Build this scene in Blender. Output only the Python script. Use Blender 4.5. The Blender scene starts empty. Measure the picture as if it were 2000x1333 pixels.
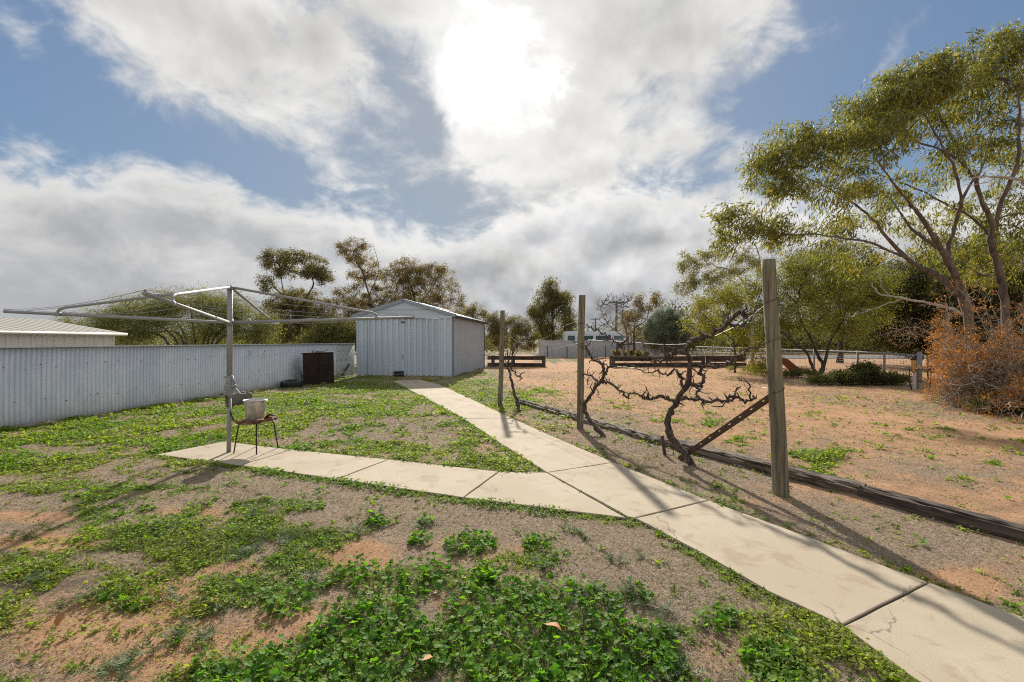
import bpy, bmesh, math, random
import numpy as np
from mathutils import Vector, Matrix
random.seed(7)
RNG = np.random.default_rng(11)
R = math.radians
sc = bpy.context.scene
col = sc.collection

# ------------------------------------------------------------------ camera
EYE = 1.5          # camera height, m
FPX = 860.0        # focal length in pixels of a 2000 px wide frame
CX, CY = 1000.0, 666.5
cam_d = bpy.data.cameras.new('camera')
cam_d.sensor_width = 36.0
cam_d.lens = FPX / 2000 * 36
cam_d.clip_start = 0.05
cam_d.clip_end = 6000
cam = bpy.data.objects.new('camera', cam_d)
cam.location = (0, 0, EYE)
cam.rotation_euler = (R(90), 0, 0)
col.objects.link(cam)
sc.camera = cam

# ------------------------------------------------------------------ light
SUN_AZ = math.atan2(-40, 860)                 # from +Y towards +X
SUN_EL = math.atan2(526.5, math.hypot(860, 40))
SUN = Vector((math.sin(SUN_AZ) * math.cos(SUN_EL), math.cos(SUN_AZ) * math.cos(SUN_EL), math.sin(SUN_EL)))
sl = bpy.data.lights.new('sun', 'SUN')
sl.energy = 4.3
sl.angle = R(1.3)
sl.color = (1.0, 0.93, 0.82)
so = bpy.data.objects.new('sun', sl)
so.rotation_euler = SUN.to_track_quat('Z', 'Y').to_euler()
so.location = SUN * 50
col.objects.link(so)

sc.view_settings.view_transform = 'Standard'
sc.view_settings.look = 'None'
sc.view_settings.exposure = 0.62
sc.view_settings.gamma = 1
sc.view_settings.use_curve_mapping = False
try:
    sc.cycles.pixel_filter_type = 'BLACKMAN_HARRIS'
    sc.cycles.filter_width = 1.1
    sc.cycles.use_denoising = False
    sc.cycles.max_bounces = 7
    sc.cycles.diffuse_bounces = 3
    sc.cycles.glossy_bounces = 3
    sc.cycles.transmission_bounces = 4
    sc.cycles.transparent_max_bounces = 6
    sc.cycles.caustics_reflective = False
    sc.cycles.caustics_refractive = False
except Exception:
    pass


class X:
    """tiny node-expression helper"""
    nt = None

    def __init__(s, sock):
        s.s = sock

    @staticmethod
    def m(op, *a, clamp=False):
        n = X.nt.nodes.new('ShaderNodeMath')
        n.operation = op
        n.use_clamp = clamp
        for i, v in enumerate(a):
            if isinstance(v, X):
                X.nt.links.new(v.s, n.inputs[i])
            else:
                n.inputs[i].default_value = v
        return X(n.outputs[0])

    def __add__(s, o): return X.m('ADD', s, o)
    def __radd__(s, o): return X.m('ADD', o, s)
    def __sub__(s, o): return X.m('SUBTRACT', s, o)
    def __rsub__(s, o): return X.m('SUBTRACT', o, s)
    def __mul__(s, o): return X.m('MULTIPLY', s, o)
    def __rmul__(s, o): return X.m('MULTIPLY', o, s)
    def __truediv__(s, o): return X.m('DIVIDE', s, o)
    def __rtruediv__(s, o): return X.m('DIVIDE', o, s)


def smooth(x, a, b):
    n = X.nt.nodes.new('ShaderNodeMapRange')
    n.interpolation_type = 'SMOOTHSTEP'
    X.nt.links.new(x.s, n.inputs[0])
    n.inputs[1].default_value = a
    n.inputs[2].default_value = b
    return X(n.outputs[0])


def nnoise(vec, scale, detail=6, rough=0.55, dist=0.0):
    n = X.nt.nodes.new('ShaderNodeTexNoise')
    X.nt.links.new(vec.s, n.inputs['Vector'])
    n.inputs['Scale'].default_value = scale
    n.inputs['Detail'].default_value = detail
    n.inputs['Roughness'].default_value = rough
    n.inputs['Distortion'].default_value = dist
    return X(n.outputs[0])


def nmix(f, a, b, blend='MIX'):
    n = X.nt.nodes.new('ShaderNodeMix')
    n.data_type = 'RGBA'
    n.blend_type = blend
    for v, i in ((f, 0), (a, 6), (b, 7)):
        if isinstance(v, X):
            X.nt.links.new(v.s, n.inputs[i])
        elif i == 0:
            n.inputs[0].default_value = v
        else:
            n.inputs[i].default_value = (*v, 1)
    return X(n.outputs[2])


def nvec(x, y, z):
    n = X.nt.nodes.new('ShaderNodeCombineXYZ')
    for i, v in enumerate((x, y, z)):
        if isinstance(v, X):
            X.nt.links.new(v.s, n.inputs[i])
        else:
            n.inputs[i].default_value = v
    return X(n.outputs[0])


def nsep(v):
    n = X.nt.nodes.new('ShaderNodeSeparateXYZ')
    X.nt.links.new(v.s, n.inputs[0])
    return X(n.outputs[0]), X(n.outputs[1]), X(n.outputs[2])


def build_world():
    w = bpy.data.worlds.new('World')
    sc.world = w
    w.use_nodes = True
    nt = w.node_tree
    nt.nodes.clear()
    X.nt = nt
    out = nt.nodes.new('ShaderNodeOutputWorld')
    bg = nt.nodes.new('ShaderNodeBackground')
    sky = nt.nodes.new('ShaderNodeTexSky')
    sky.sky_type = 'NISHITA'
    sky.sun_disc = False
    sky.sun_elevation = SUN_EL
    sky.sun_rotation = SUN_AZ
    sky.air_density = 1.0
    sky.dust_density = 0.6
    sky.ozone_density = 2.0
    STR = 0.09
    tc = nt.nodes.new('ShaderNodeTexCoord')
    d = X(tc.outputs['Generated'])
    dx, dy, dz = nsep(d)
    # clouds: layout in azimuth / elevation, broken up by noise
    warp = nnoise(d, 5.0, 5, 0.6)
    warp2 = nnoise(nvec(dx + 3.1, dy, dz), 6.0, 5, 0.6)
    az = X.m('ARCTAN2', dx, dy) + (warp - 0.5) * 0.16
    el = X.m('ARCSINE', dz) + (warp2 - 0.5) * 0.11
    wisp = nnoise(nvec(dx, dy, dz * 1.6), 7.0, 9, 0.62, 0.35)
    big = nnoise(nvec(dx, dy, dz * 1.4), 2.3, 4, 0.5)

    def ae(px, py):
        return math.atan2(px - CX, FPX), math.atan2(CY - py, math.hypot(FPX, px - CX))

    def field(blobs):
        D = None
        for (px, py, rx, ry, rot, w_) in blobs:
            a0, e0 = ae(px, py)
            k = math.cos(a0)
            sx, sy = rx / FPX * k * k, ry / FPX * k
            c, s_ = math.cos(R(rot)), math.sin(R(rot))
            u = az - a0
            v = el - e0
            p = (u * c + v * s_) * (1 / sx)
            q = (v * c - u * s_) * (1 / sy)
            t = (1.0 - X.m('SQRT', p * p + q * q)) * (min(sx, sy) * 9.0) + (w_ - 1.0)
            D = t if D is None else X.m('SMOOTH_MAX', D, t, 0.25)
        return D

    F = field([
        (430, 60, 265, 150, -10, 1.0), (640, 80, 130, 120, 0, 1.0), (790, 30, 190, 95, 0, .95), (1000, 120, 165, 170, 0, 1.05),
        (1250, 40, 330, 150, 16, 1.0), (1130, 230, 220, 105, 30, 1.0), (1150, 350, 215, 62, 24, 1.0),
        (930, 245, 80, 80, 0, .95), (1422, 312, 40, 30, 10, 1.05), (1330, 285, 90, 36, 20, .95), (1500, 95, 100, 40, 38, .85),
        (1610, 60, 60, 50, 60, .62), (683, 304, 42, 17, 12, .95), (765, 332, 32, 12, -5, .9), (785, 215, 36, 16, 0, .8),
        (20, 80, 60, 45, 60, .70), (130, 100, 50, 20, 70, .55), (1740, 110, 70, 26, 55, .62), (600, -40, 900, 60, 0, 1.0)])
    Bk = field([
        (150, 435, 270, 118, 2, 1.05), (330, 440, 230, 100, -14, 1.05), (500, 470, 220, 88, -16, 1.05), (660, 505, 240, 82, -16, 1.05),
        (860, 545, 260, 92, 4, 1.05), (1060, 470, 190, 72, 18, 1.05), (1200, 470, 240, 85, 8, 1.05), (1345, 455, 105, 68, 10, 1.1),
        (1500, 520, 260, 80, 0, 1.0), (-200, 470, 260, 130, 0, 1.0), (1900, 500, 300, 70, 0, 1.0)])
    low = (0.27 - el) * 4.5                      # the bank closes towards the horizon
    Bk = X.m('SMOOTH_MAX', Bk, low, 0.15)
    # rest of the dome: broken cloud of the same kind
    side = smooth(dy, 0.55, 0.2)
    over = smooth(dz, 0.62, 0.8)
    els = X.m('MAXIMUM', side, over)
    gen = (big - 0.43) * 7.0
    F = X.m('MAXIMUM', F, gen - (1.0 - els) * 8.0)
    fine = (wisp - 0.5)
    Fn = F + fine * 2.7
    Bn = Bk + fine * 1.5
    dens_u = smooth(Fn, -0.30, 0.62)
    dens_b = smooth(Bn, -0.12, 0.32)
    # angle from the sun
    dot = nt.nodes.new('ShaderNodeVectorMath')
    dot.operation = 'DOT_PRODUCT'
    nt.links.new(tc.outputs['Generated'], dot.inputs[0])
    dot.inputs[1].default_value = SUN
    ang0 = X.m('ARCCOSINE', X.m('MINIMUM', X(dot.outputs['Value']), 0.99999))
    # self-shading: a noise read twice, the second time nearer the sun; thin rims bright, thick parts grey
    n1 = nnoise(d, 7.5, 6, 0.50)
    n2 = nnoise(nvec(dx + SUN.x * 0.035, dy, dz + 0.035), 7.5, 6, 0.50)
    relief = (n1 - n2)
    ang = ang0 + fine * 0.30 + relief * 0.35
    g1 = X.m('EXPONENT', (ang * ang) * (-1 / (0.105 ** 2))) * 0.30 + X.m('EXPONENT', (ang * ang) * (-1 / (0.055 ** 2)))
    g2 = X.m('EXPONENT', (ang * ang) * (-1 / (0.33 ** 2)))
    right = smooth(az, -0.30, 0.0)
    cum = right * smooth(el, 0.30, 0.16)         # bumpy low cumulus ahead
    thick_u = smooth(Fn, 0.35, 1.9)
    lum_u = 0.74 - thick_u * 0.17 + relief * 0.8 + fine * 0.42 + (big - 0.5) * 0.35 + g2 * 0.10 + g1 * 1.45
    thick_b = smooth(Bn, 0.12, 0.95)
    lum_b = 0.79 - thick_b * 0.32 + relief * (0.22 + right * 0.55 + cum * 0.30) + (big - 0.5) * 0.22 + g2 * 0.34 * (1.0 - cum * 0.5) + fine * (0.05 + right * 0.40)
    warmu = nmix(thick_u, (1.0, 0.985, 0.955), (0.98, 0.975, 0.965))
    warmb = nmix(thick_b, (1.0, 0.985, 0.955), (0.94, 0.96, 1.0))

    def scale(c, f):
        n = nt.nodes.new('ShaderNodeVectorMath')
        n.operation = 'SCALE'
        nt.links.new(c.s, n.inputs[0])
        if isinstance(f, X):
            nt.links.new(f.s, n.inputs['Scale'])
        else:
            n.inputs['Scale'].default_value = f
        return X(n.outputs[0])
    K = 0.66 / STR
    cu = scale(warmu, X.m('MAXIMUM', lum_u, 0.25) * K)
    cb = scale(warmb, X.m('MAXIMUM', lum_b, 0.22) * K)
    # thin veil that greys the blue, stronger towards the sun
    sr, sg, sb = nsep(X(sky.outputs[0]))
    lum = (sr + sg + sb) * (STR / 3)
    blue = scale(nmix(1.0, X(sky.outputs[0]), (0.86, 0.95, 1.0), 'MULTIPLY'), 0.86 / (lum * 1.9 + 0.72))
    veil = smooth(ang0, 0.95, 0.12) * 0.42 + 0.04
    base = nmix(veil, blue, (0.34 * K, 0.395 * K, 0.46 * K))
    c = nmix(X.m('MULTIPLY', dens_u, 1.0, clamp=True), base, cu)
    c = nmix(X.m('MULTIPLY', dens_b, 1.0, clamp=True), c, cb)
    nt.links.new(c.s, bg.inputs[0])
    bg.inputs[1].default_value = STR
    nt.links.new(bg.outputs[0], out.inputs[0])
    w.cycles.sampling_method = 'MANUAL'
    w.cycles.sample_map_resolution = 512


build_world()

# ------------------------------------------------------------------ helpers
def G(px, py, z=0.0):
    """pixel -> point on the plane z"""
    y = FPX * (EYE - z) / (py - CY)
    return Vector(((px - CX) * y / FPX, y, z))


def P(px, py, Y):
    """pixel -> point at depth Y"""
    return Vector(((px - CX) * Y / FPX, Y, EYE - (py - CY) * Y / FPX))


def vn(x, y, s=0):
    xi, yi = np.floor(x), np.floor(y)
    fx, fy = x - xi, y - yi
    fx, fy = fx * fx * (3 - 2 * fx), fy * fy * (3 - 2 * fy)

    def h(a, b):
        v = np.sin(a * 127.1 + b * 311.7 + s * 74.7) * 43758.5453
        return v - np.floor(v)
    return (h(xi, yi) * (1 - fx) + h(xi + 1, yi) * fx) * (1 - fy) + (h(xi, yi + 1) * (1 - fx) + h(xi + 1, yi + 1) * fx) * fy


def fbm(x, y, s=0, o=4, r=0.5):
    t, a, n = 0, 1.0, 0
    for i in range(o):
        t = t + a * vn(x * 2 ** i + i * 17.3, y * 2 ** i + i * 9.1, s + i)
        n += a
        a *= r
    return t / n


def sstep(x, a, b):
    t = np.clip((x - a) / (b - a), 0, 1)
    return t * t * (3 - 2 * t)


# ------------------------------------------------------------------ materials
MATS = {}


def newmat(name):
    m = bpy.data.materials.new(name)
    m.use_nodes = True
    nt = m.node_tree
    nt.nodes.clear()
    X.nt = nt
    out = nt.nodes.new('ShaderNodeOutputMaterial')
    p = nt.nodes.new('ShaderNodeBsdfPrincipled')
    nt.links.new(p.outputs[0], out.inputs[0])
    MATS[name] = m
    return m, nt, p, out


def objco(which='Object'):
    n = X.nt.nodes.new('ShaderNodeTexCoord')
    return X(n.outputs[which])


def mapped(v, s):
    n = X.nt.nodes.new('ShaderNodeVectorMath')
    n.operation = 'MULTIPLY'
    X.nt.links.new(v.s, n.inputs[0])
    n.inputs[1].default_value = s
    return X(n.outputs[0])


def bump(p, h, strength=0.3, dist=0.01):
    n = X.nt.nodes.new('ShaderNodeBump')
    n.inputs['Strength'].default_value = strength
    n.inputs['Distance'].default_value = dist
    X.nt.links.new(h.s, n.inputs['Height'])
    X.nt.links.new(n.outputs[0], p.inputs['Normal'])


def objrand():
    n = X.nt.nodes.new('ShaderNodeObjectInfo')
    return X(n.outputs['Random'])


def setc(p, c, rough=0.8, metal=0.0, spec=None):
    if isinstance(c, X):
        X.nt.links.new(c.s, p.inputs['Base Color'])
    else:
        p.inputs['Base Color'].default_value = (*c, 1)
    if isinstance(rough, X):
        X.nt.links.new(rough.s, p.inputs['Roughness'])
    else:
        p.inputs['Roughness'].default_value = rough
    p.inputs['Metallic'].default_value = metal
    if spec is not None:
        p.inputs['Specular IOR Level'].default_value = spec


def grainmat(name, c1, c2, c3=None, stretch=(30, 30, 2), scale=1.0, rough=0.85, b=0.4, vary=0.0, metal=0.0):
    """noise mix of two or three colours, stretched along an axis"""
    m, nt, p, o = newmat(name)
    co = objco()
    n = nnoise(mapped(co, stretch), scale, 7, 0.62, 0.25)
    c = nmix(smooth(n, 0.32, 0.68), c1, c2)
    if c3 is not None:
        n2 = nnoise(co, 3.5 * scale, 5, 0.6, 0.2)
        c = nmix(smooth(n2, 0.52, 0.72), c, c3)
    if vary:
        c = nmix(1.0, c, nmix(objrand(), (1 - vary,) * 3, (1 + vary * .6,) * 3), 'MULTIPLY')
    setc(p, c, rough, metal)
    if b:
        bump(p, n, b, 0.006)
    return m


def leafmat(name, trans=0.45, rough=0.5, tint=(1.25, 1.35, 0.5), spec=0.4):
    m, nt, p, out = newmat(name)
    a = nt.nodes.new('ShaderNodeAttribute')
    a.attribute_name = 'Col'
    c = X(a.outputs['Color'])
    setc(p, c, rough, 0, spec)
    t = nt.nodes.new('ShaderNodeBsdfTranslucent')
    tcol = nmix(1.0, c, tint, 'MULTIPLY')
    nt.links.new(tcol.s, t.inputs[0])
    mx = nt.nodes.new('ShaderNodeMixShader')
    mx.inputs[0].default_value = trans
    nt.links.new(p.outputs[0], mx.inputs[1])
    nt.links.new(t.outputs[0], mx.inputs[2])
    nt.links.new(mx.outputs[0], out.inputs[0])
    return m


def flat(name, c, rough=0.7, metal=0.0, vary=0.25, sc_=12.0):
    m, nt, p, o = newmat(name)
    n = nnoise(objco(), sc_, 6, 0.6)
    k = nmix(n, tuple(v * (1 - vary) for v in c), tuple(min(1, v * (1 + vary)) for v in c))
    setc(p, k, rough, metal)
    return m


def make_materials():
    # painted / galvanised corrugated fence
    m, nt, p, o = newmat('fence_steel')
    co = objco()
    n = nnoise(mapped(co, (3, 3, 0.7)), 2.2, 6, 0.6)
    n2 = nnoise(co, 9, 6, 0.65)
    c = nmix(smooth(n, .3, .7), (.54, .575, .62), (.66, .685, .715))
    c = nmix(smooth(n2, .66, .76), c, (.20, .19, .18))
    c = nmix(1.0, c, nmix(objrand(), (.90, .91, .93), (1.08, 1.07, 1.04)), 'MULTIPLY')
    z = nsep(co)[2]
    c = nmix(smooth(z + n2 * .22, .26, .06) * .55, c, (.26, .20, .15))
    setc(p, c, .38, .15)
    m, nt, p, o = newmat('fence_steel_lichen')
    co = objco()
    n2 = nnoise(mapped(co, (6, 6, 4)), 2.0, 8, 0.68, .4)
    c = nmix(smooth(n2, .50, .68), (.50, .53, .50), (.10, .10, .095))
    setc(p, c, .6, .1)
    # shed zincalume / colourbond, blue of the reflected sky put into the base colour
    m, nt, p, o = newmat('shed_steel')
    co = objco()
    n = nnoise(mapped(co, (2, 2, .5)), 3, 6, .6)
    n2 = nnoise(mapped(co, (5, 5, 3)), 3.2, 8, .66, .3)
    c = nmix(n, (.53, .61, .70), (.63, .70, .78))
    c = nmix(smooth(n2, .70, .78) * .7, c, (.16, .16, .16))
    c = nmix(1.0, c, nmix(objrand(), (.93,) * 3, (1.05,) * 3), 'MULTIPLY')
    setc(p, c, .38, .08)
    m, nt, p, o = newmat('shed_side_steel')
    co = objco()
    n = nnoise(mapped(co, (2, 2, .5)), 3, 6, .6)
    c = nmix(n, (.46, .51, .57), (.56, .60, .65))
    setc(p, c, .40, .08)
    flat('roof_steel', (.30, .34, .38), .45, .5, .2, 5)
    flat('cream_steel', (.74, .70, .62), .55, .05, .12, 4)
    flat('cream_roof', (.42, .40, .35), .55, .1, .12, 6)
    flat('grey_colorbond', (.56, .60, .65), .5, .15, .08, 3)
    # galvanised tube
    m, nt, p, o = newmat('galv')
    co = objco()
    n = nnoise(co, 40, 5, .6)
    n3 = nnoise(mapped(co, (1, 1, .4)), 6, 5, .6)
    c = nmix(n, (.26, .27, .28), (.38, .38, .375))
    c = nmix(smooth(n3, .55, .75) * .55, c, (.24, .17, .11))
    setc(p, c, .6, .45)
    flat('galv_dull', (.27, .28, .29), .8, .15, .2, 8)
    m, nt, p, o = newmat('bucket_zinc')
    co = objco()
    n = nnoise(co, 14, 6, .65)
    c = nmix(smooth(n, .35, .65), (.50, .51, .49), (.66, .655, .61))
    setc(p, c, .45, .65)
    flat('wire', (.36, .35, .33), .45, .8, .2, 30)
    flat('dark_steel', (.035, .028, .024), .55, .5, .4, 20)
    m, nt, p, o = newmat('rust_dark')
    co = objco()
    n = nnoise(mapped(co, (1, 1, .55)), 5, 8, .65, .4)
    n2 = nnoise(co, 16, 6, .7)
    c = nmix(smooth(n, .35, .65), (.012, .006, .005), (.036, .015, .010))
    c = nmix(smooth(n2 * .6 + n * .4, .62, .68), c, (.36, .20, .10))
    setc(p, c, .8, .1)
    bump(p, n2, .3, .004)
    m, nt, p, o = newmat('rust_bar')
    n = nnoise(objco(), 25, 6, .65)
    setc(p, nmix(n, (.05, .03, .024), (.13, .075, .05)), .75, .3)
    bump(p, n, .3, .003)
    m, nt, p, o = newmat('torn_vinyl')
    co = objco()
    n = nnoise(co, 20, 7, .7, .3)
    c = nmix(smooth(n, .42, .58), (.24, .085, .035), (.05, .028, .02))
    c = nmix(smooth(nnoise(co, 11, 5, .6), .52, .66), c, (.42, .30, .20))
    setc(p, c, .8)
    bump(p, n, .6, .01)
    grainmat('grey_vinyl', (.10, .09, .085), (.22, .195, .17), (.04, .03, .026), (14, 14, 6), 1.2, .8, .5)
    # timbers
    grainmat('post_timber', (.085, .070, .046), (.29, .25, .165), (.17, .165, .10), (34, 34, 1.1), 1.0, .88, .7)
    grainmat('sleeper_timber', (.06, .045, .035), (.30, .24, .19), (.03, .024, .02), (1.4, 28, 28), 1.0, .92, .9, .15)
    grainmat('sleeper_dark', (.035, .025, .02), (.13, .10, .08), (.02, .015, .012), (1.4, 26, 26), 1.0, .92, .9, .15)
    grainmat('vine_bark', (.022, .015, .012), (.15, .105, .085), (.06, .042, .038), (40, 40, 6), 1.0, .95, 1.0)
    grainmat('gum_bark', (.085, .064, .052), (.19, .150, .125), (.055, .043, .037), (9, 9, 1.5), 1.0, .85, .4)
    grainmat('pale_bark', (.34, .30, .26), (.52, .47, .42), (.26, .22, .19), (9, 9, 1.5), 1.0, .85, .4)
    grainmat('dark_bark', (.045, .035, .03), (.11, .09, .075), None, (10, 10, 2), 1.0, .95, .5)
    grainmat('grey_bark', (.14, .125, .115), (.27, .24, .22), None, (10, 10, 2), 1.0, .95, .5)
    grainmat('dead_twig', (.17, .135, .10), (.36, .30, .235), None, (10, 10, 10), 1.0, .95, 0)
    leafmat('leaf_gum', .45, .5, (1.5, 1.4, .5), .22)
    leafmat('leaf_shrub', .45, .6, (1.4, 1.45, .5), .18)
    leafmat('leaf_ground', .5, .55, (1.15, 1.45, .3), .18)
    leafmat('leaf_silver', .25, .6, (1.1, 1.15, .8), .2)
    leafmat('leaf_dead', .35, .7, (1.2, 1.0, .8), .2)
    leafmat('thatch', .22, .75, (1.1, 1.0, .8), .2)
    # concrete
    m, nt, p, o = newmat('concrete')
    co = objco()
    n = nnoise(co, 1.3, 7, .62, .4)
    n2 = nnoise(co, 160, 3, .7)
    n3 = nnoise(co, 4.2, 7, .6, .5)
    c = nmix(smooth(n, .34, .66), (.42, .35, .25), (.475, .405, .30))
    c = nmix(smooth(n3, .52, .66) * .55, c, (.30, .225, .15))
    c = nmix(smooth(n2, .30, .62), nmix(1.0, c, (.82,) * 3, 'MULTIPLY'), c)
    c = nmix(smooth(n2, .70, .78), c, nmix(1.0, c, (1.18,) * 3, 'MULTIPLY'))
    # hairline cracks
    v = nt.nodes.new('ShaderNodeTexVoronoi')
    v.feature = 'DISTANCE_TO_EDGE'
    v.inputs['Scale'].default_value = .55
    wv = nt.nodes.new('ShaderNodeVectorMath')
    wv.operation = 'ADD'
    nn = nt.nodes.new('ShaderNodeTexNoise')
    nn.inputs['Scale'].default_value = 5
    nn.inputs['Detail'].default_value = 6
    nt.links.new(co.s, nn.inputs['Vector'])
    sc2 = nt.nodes.new('ShaderNodeVectorMath')
    sc2.operation = 'SCALE'
    sc2.inputs['Scale'].default_value = .35
    nt.links.new(nn.outputs['Color'], sc2.inputs[0])
    nt.links.new(co.s, wv.inputs[0])
    nt.links.new(sc2.outputs[0], wv.inputs[1])
    nt.links.new(wv.outputs[0], v.inputs['Vector'])
    crack = smooth(X(v.outputs['Distance']), .0042, .0012) * smooth(n3, .40, .56)
    c = nmix(crack * .8, c, (.16, .12, .085))
    setc(p, c, .9)
    bump(p, n2, .35, .002)
    flat('joint_filler', (.07, .06, .05), .9, 0, .3, 30)
    # ground
    m, nt, p, o = newmat('ground')
    a = nt.nodes.new('ShaderNodeAttribute')
    a.attribute_name = 'Zone'
    zs = nt.nodes.new('ShaderNodeSeparateColor')
    nt.links.new(a.outputs['Color'], zs.inputs[0])
    dirt, green, far = X(zs.outputs[0]), X(zs.outputs[1]), X(zs.outputs[2])
    co = objco()
    n = nnoise(co, 3.0, 8, .65, .2)
    nf = nnoise(co, 45, 6, .7)
    nff = nnoise(co, 210, 3, .7)
    th = nmix(smooth(nf, .32, .68), (.17, .125, .085), (.41, .315, .225))
    th = nmix(smooth(nff, .55, .72), th, (.36, .29, .21))
    di = nmix(smooth(n, .3, .7), (.36, .20, .108), (.485, .29, .165))
    di = nmix(smooth(nf, .58, .78) * .55, di, (.26, .17, .11))
    di = nmix(smooth(nff, .60, .75) * .5, di, (.54, .39, .27))
    f = smooth(dirt + (n - .5) * .9 + (nf - .5) * .6, .30, .72)
    c = nmix(f, th, di)
    gr = nmix(smooth(nf, .35, .65), (.045, .075, .016), (.12, .155, .035))
    g = smooth(green + (nf - .5) * .7 + (n - .5) * .5, .42, .72)
    c = nmix(g * .85, c, gr)
    setc(p, c, .95, 0, .15)
    bump(p, n * .6 + nf * .5 + nff * .22, 1.0, .028)
    flat('asphalt', (.16, .16, .165), 1.0, 0, .12, 4)
    MATS['asphalt'].node_tree.nodes['Principled BSDF'].inputs['Specular IOR Level'].default_value = .08
    flat('rubber', (.018, .018, .018), .75, 0, .3, 12)
    flat('rubber_worn', (.10, .098, .092), .85, 0, .35, 20)
    flat('white_paint', (.66, .76, .84), .35, 0, .05, 3)
    flat('white_trim', (.60, .62, .64), .4, 0, .05, 3)
    m, nt, p, o = newmat('tinted_glass')
    setc(p, (.05, .10, .11), .06, 0, .8)
    flat('black_plastic', (.012, .012, .013), .4, 0, .2, 10)
    flat('yellow_plastic', (.52, .29, .08), .5, 0, .12, 10)
    flat('tile_roof', (.42, .37, .34), .8, 0, .15, 6)
    flat('cream_wall', (.62, .56, .48), .8, 0, .08, 2)
    flat('rock', (.24, .22, .20), .9, 0, .4, 9)
    flat('rock_pale', (.46, .43, .39), .9, 0, .25, 9)
    flat('pole_timber', (.11, .095, .085), .9, 0, .25, 4)
    flat('red_stump', (.24, .085, .04), .9, 0, .4, 9)
    flat('dead_leaf', (.38, .17, .05), .7, 0, .35, 60)
    flat('clod', (.10, .065, .04), .95, 0, .5, 30)


make_materials()
M = MATS

# ------------------------------------------------------------------ objects
ORG = {}


def tag(o, label=None, cat=None, group=None, kind=None):
    if label: o['label'] = label
    if cat: o['category'] = cat
    if group: o['group'] = group
    if kind: o['kind'] = kind
    return o


def thing(name, label, cat, loc, group=None):
    o = bpy.data.objects.new(name, None)
    o.empty_display_size = 0.1
    o.location = loc
    col.objects.link(o)
    ORG[o.name] = Vector(loc)
    return tag(o, label, cat, group)


def link(o, parent=None, org=None):
    col.objects.link(o)
    if parent is not None:
        o.parent = parent
    ORG[o.name] = org if org is not None else (ORG[parent.name] if parent is not None else Vector((0, 0, 0)))
    return o


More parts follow.
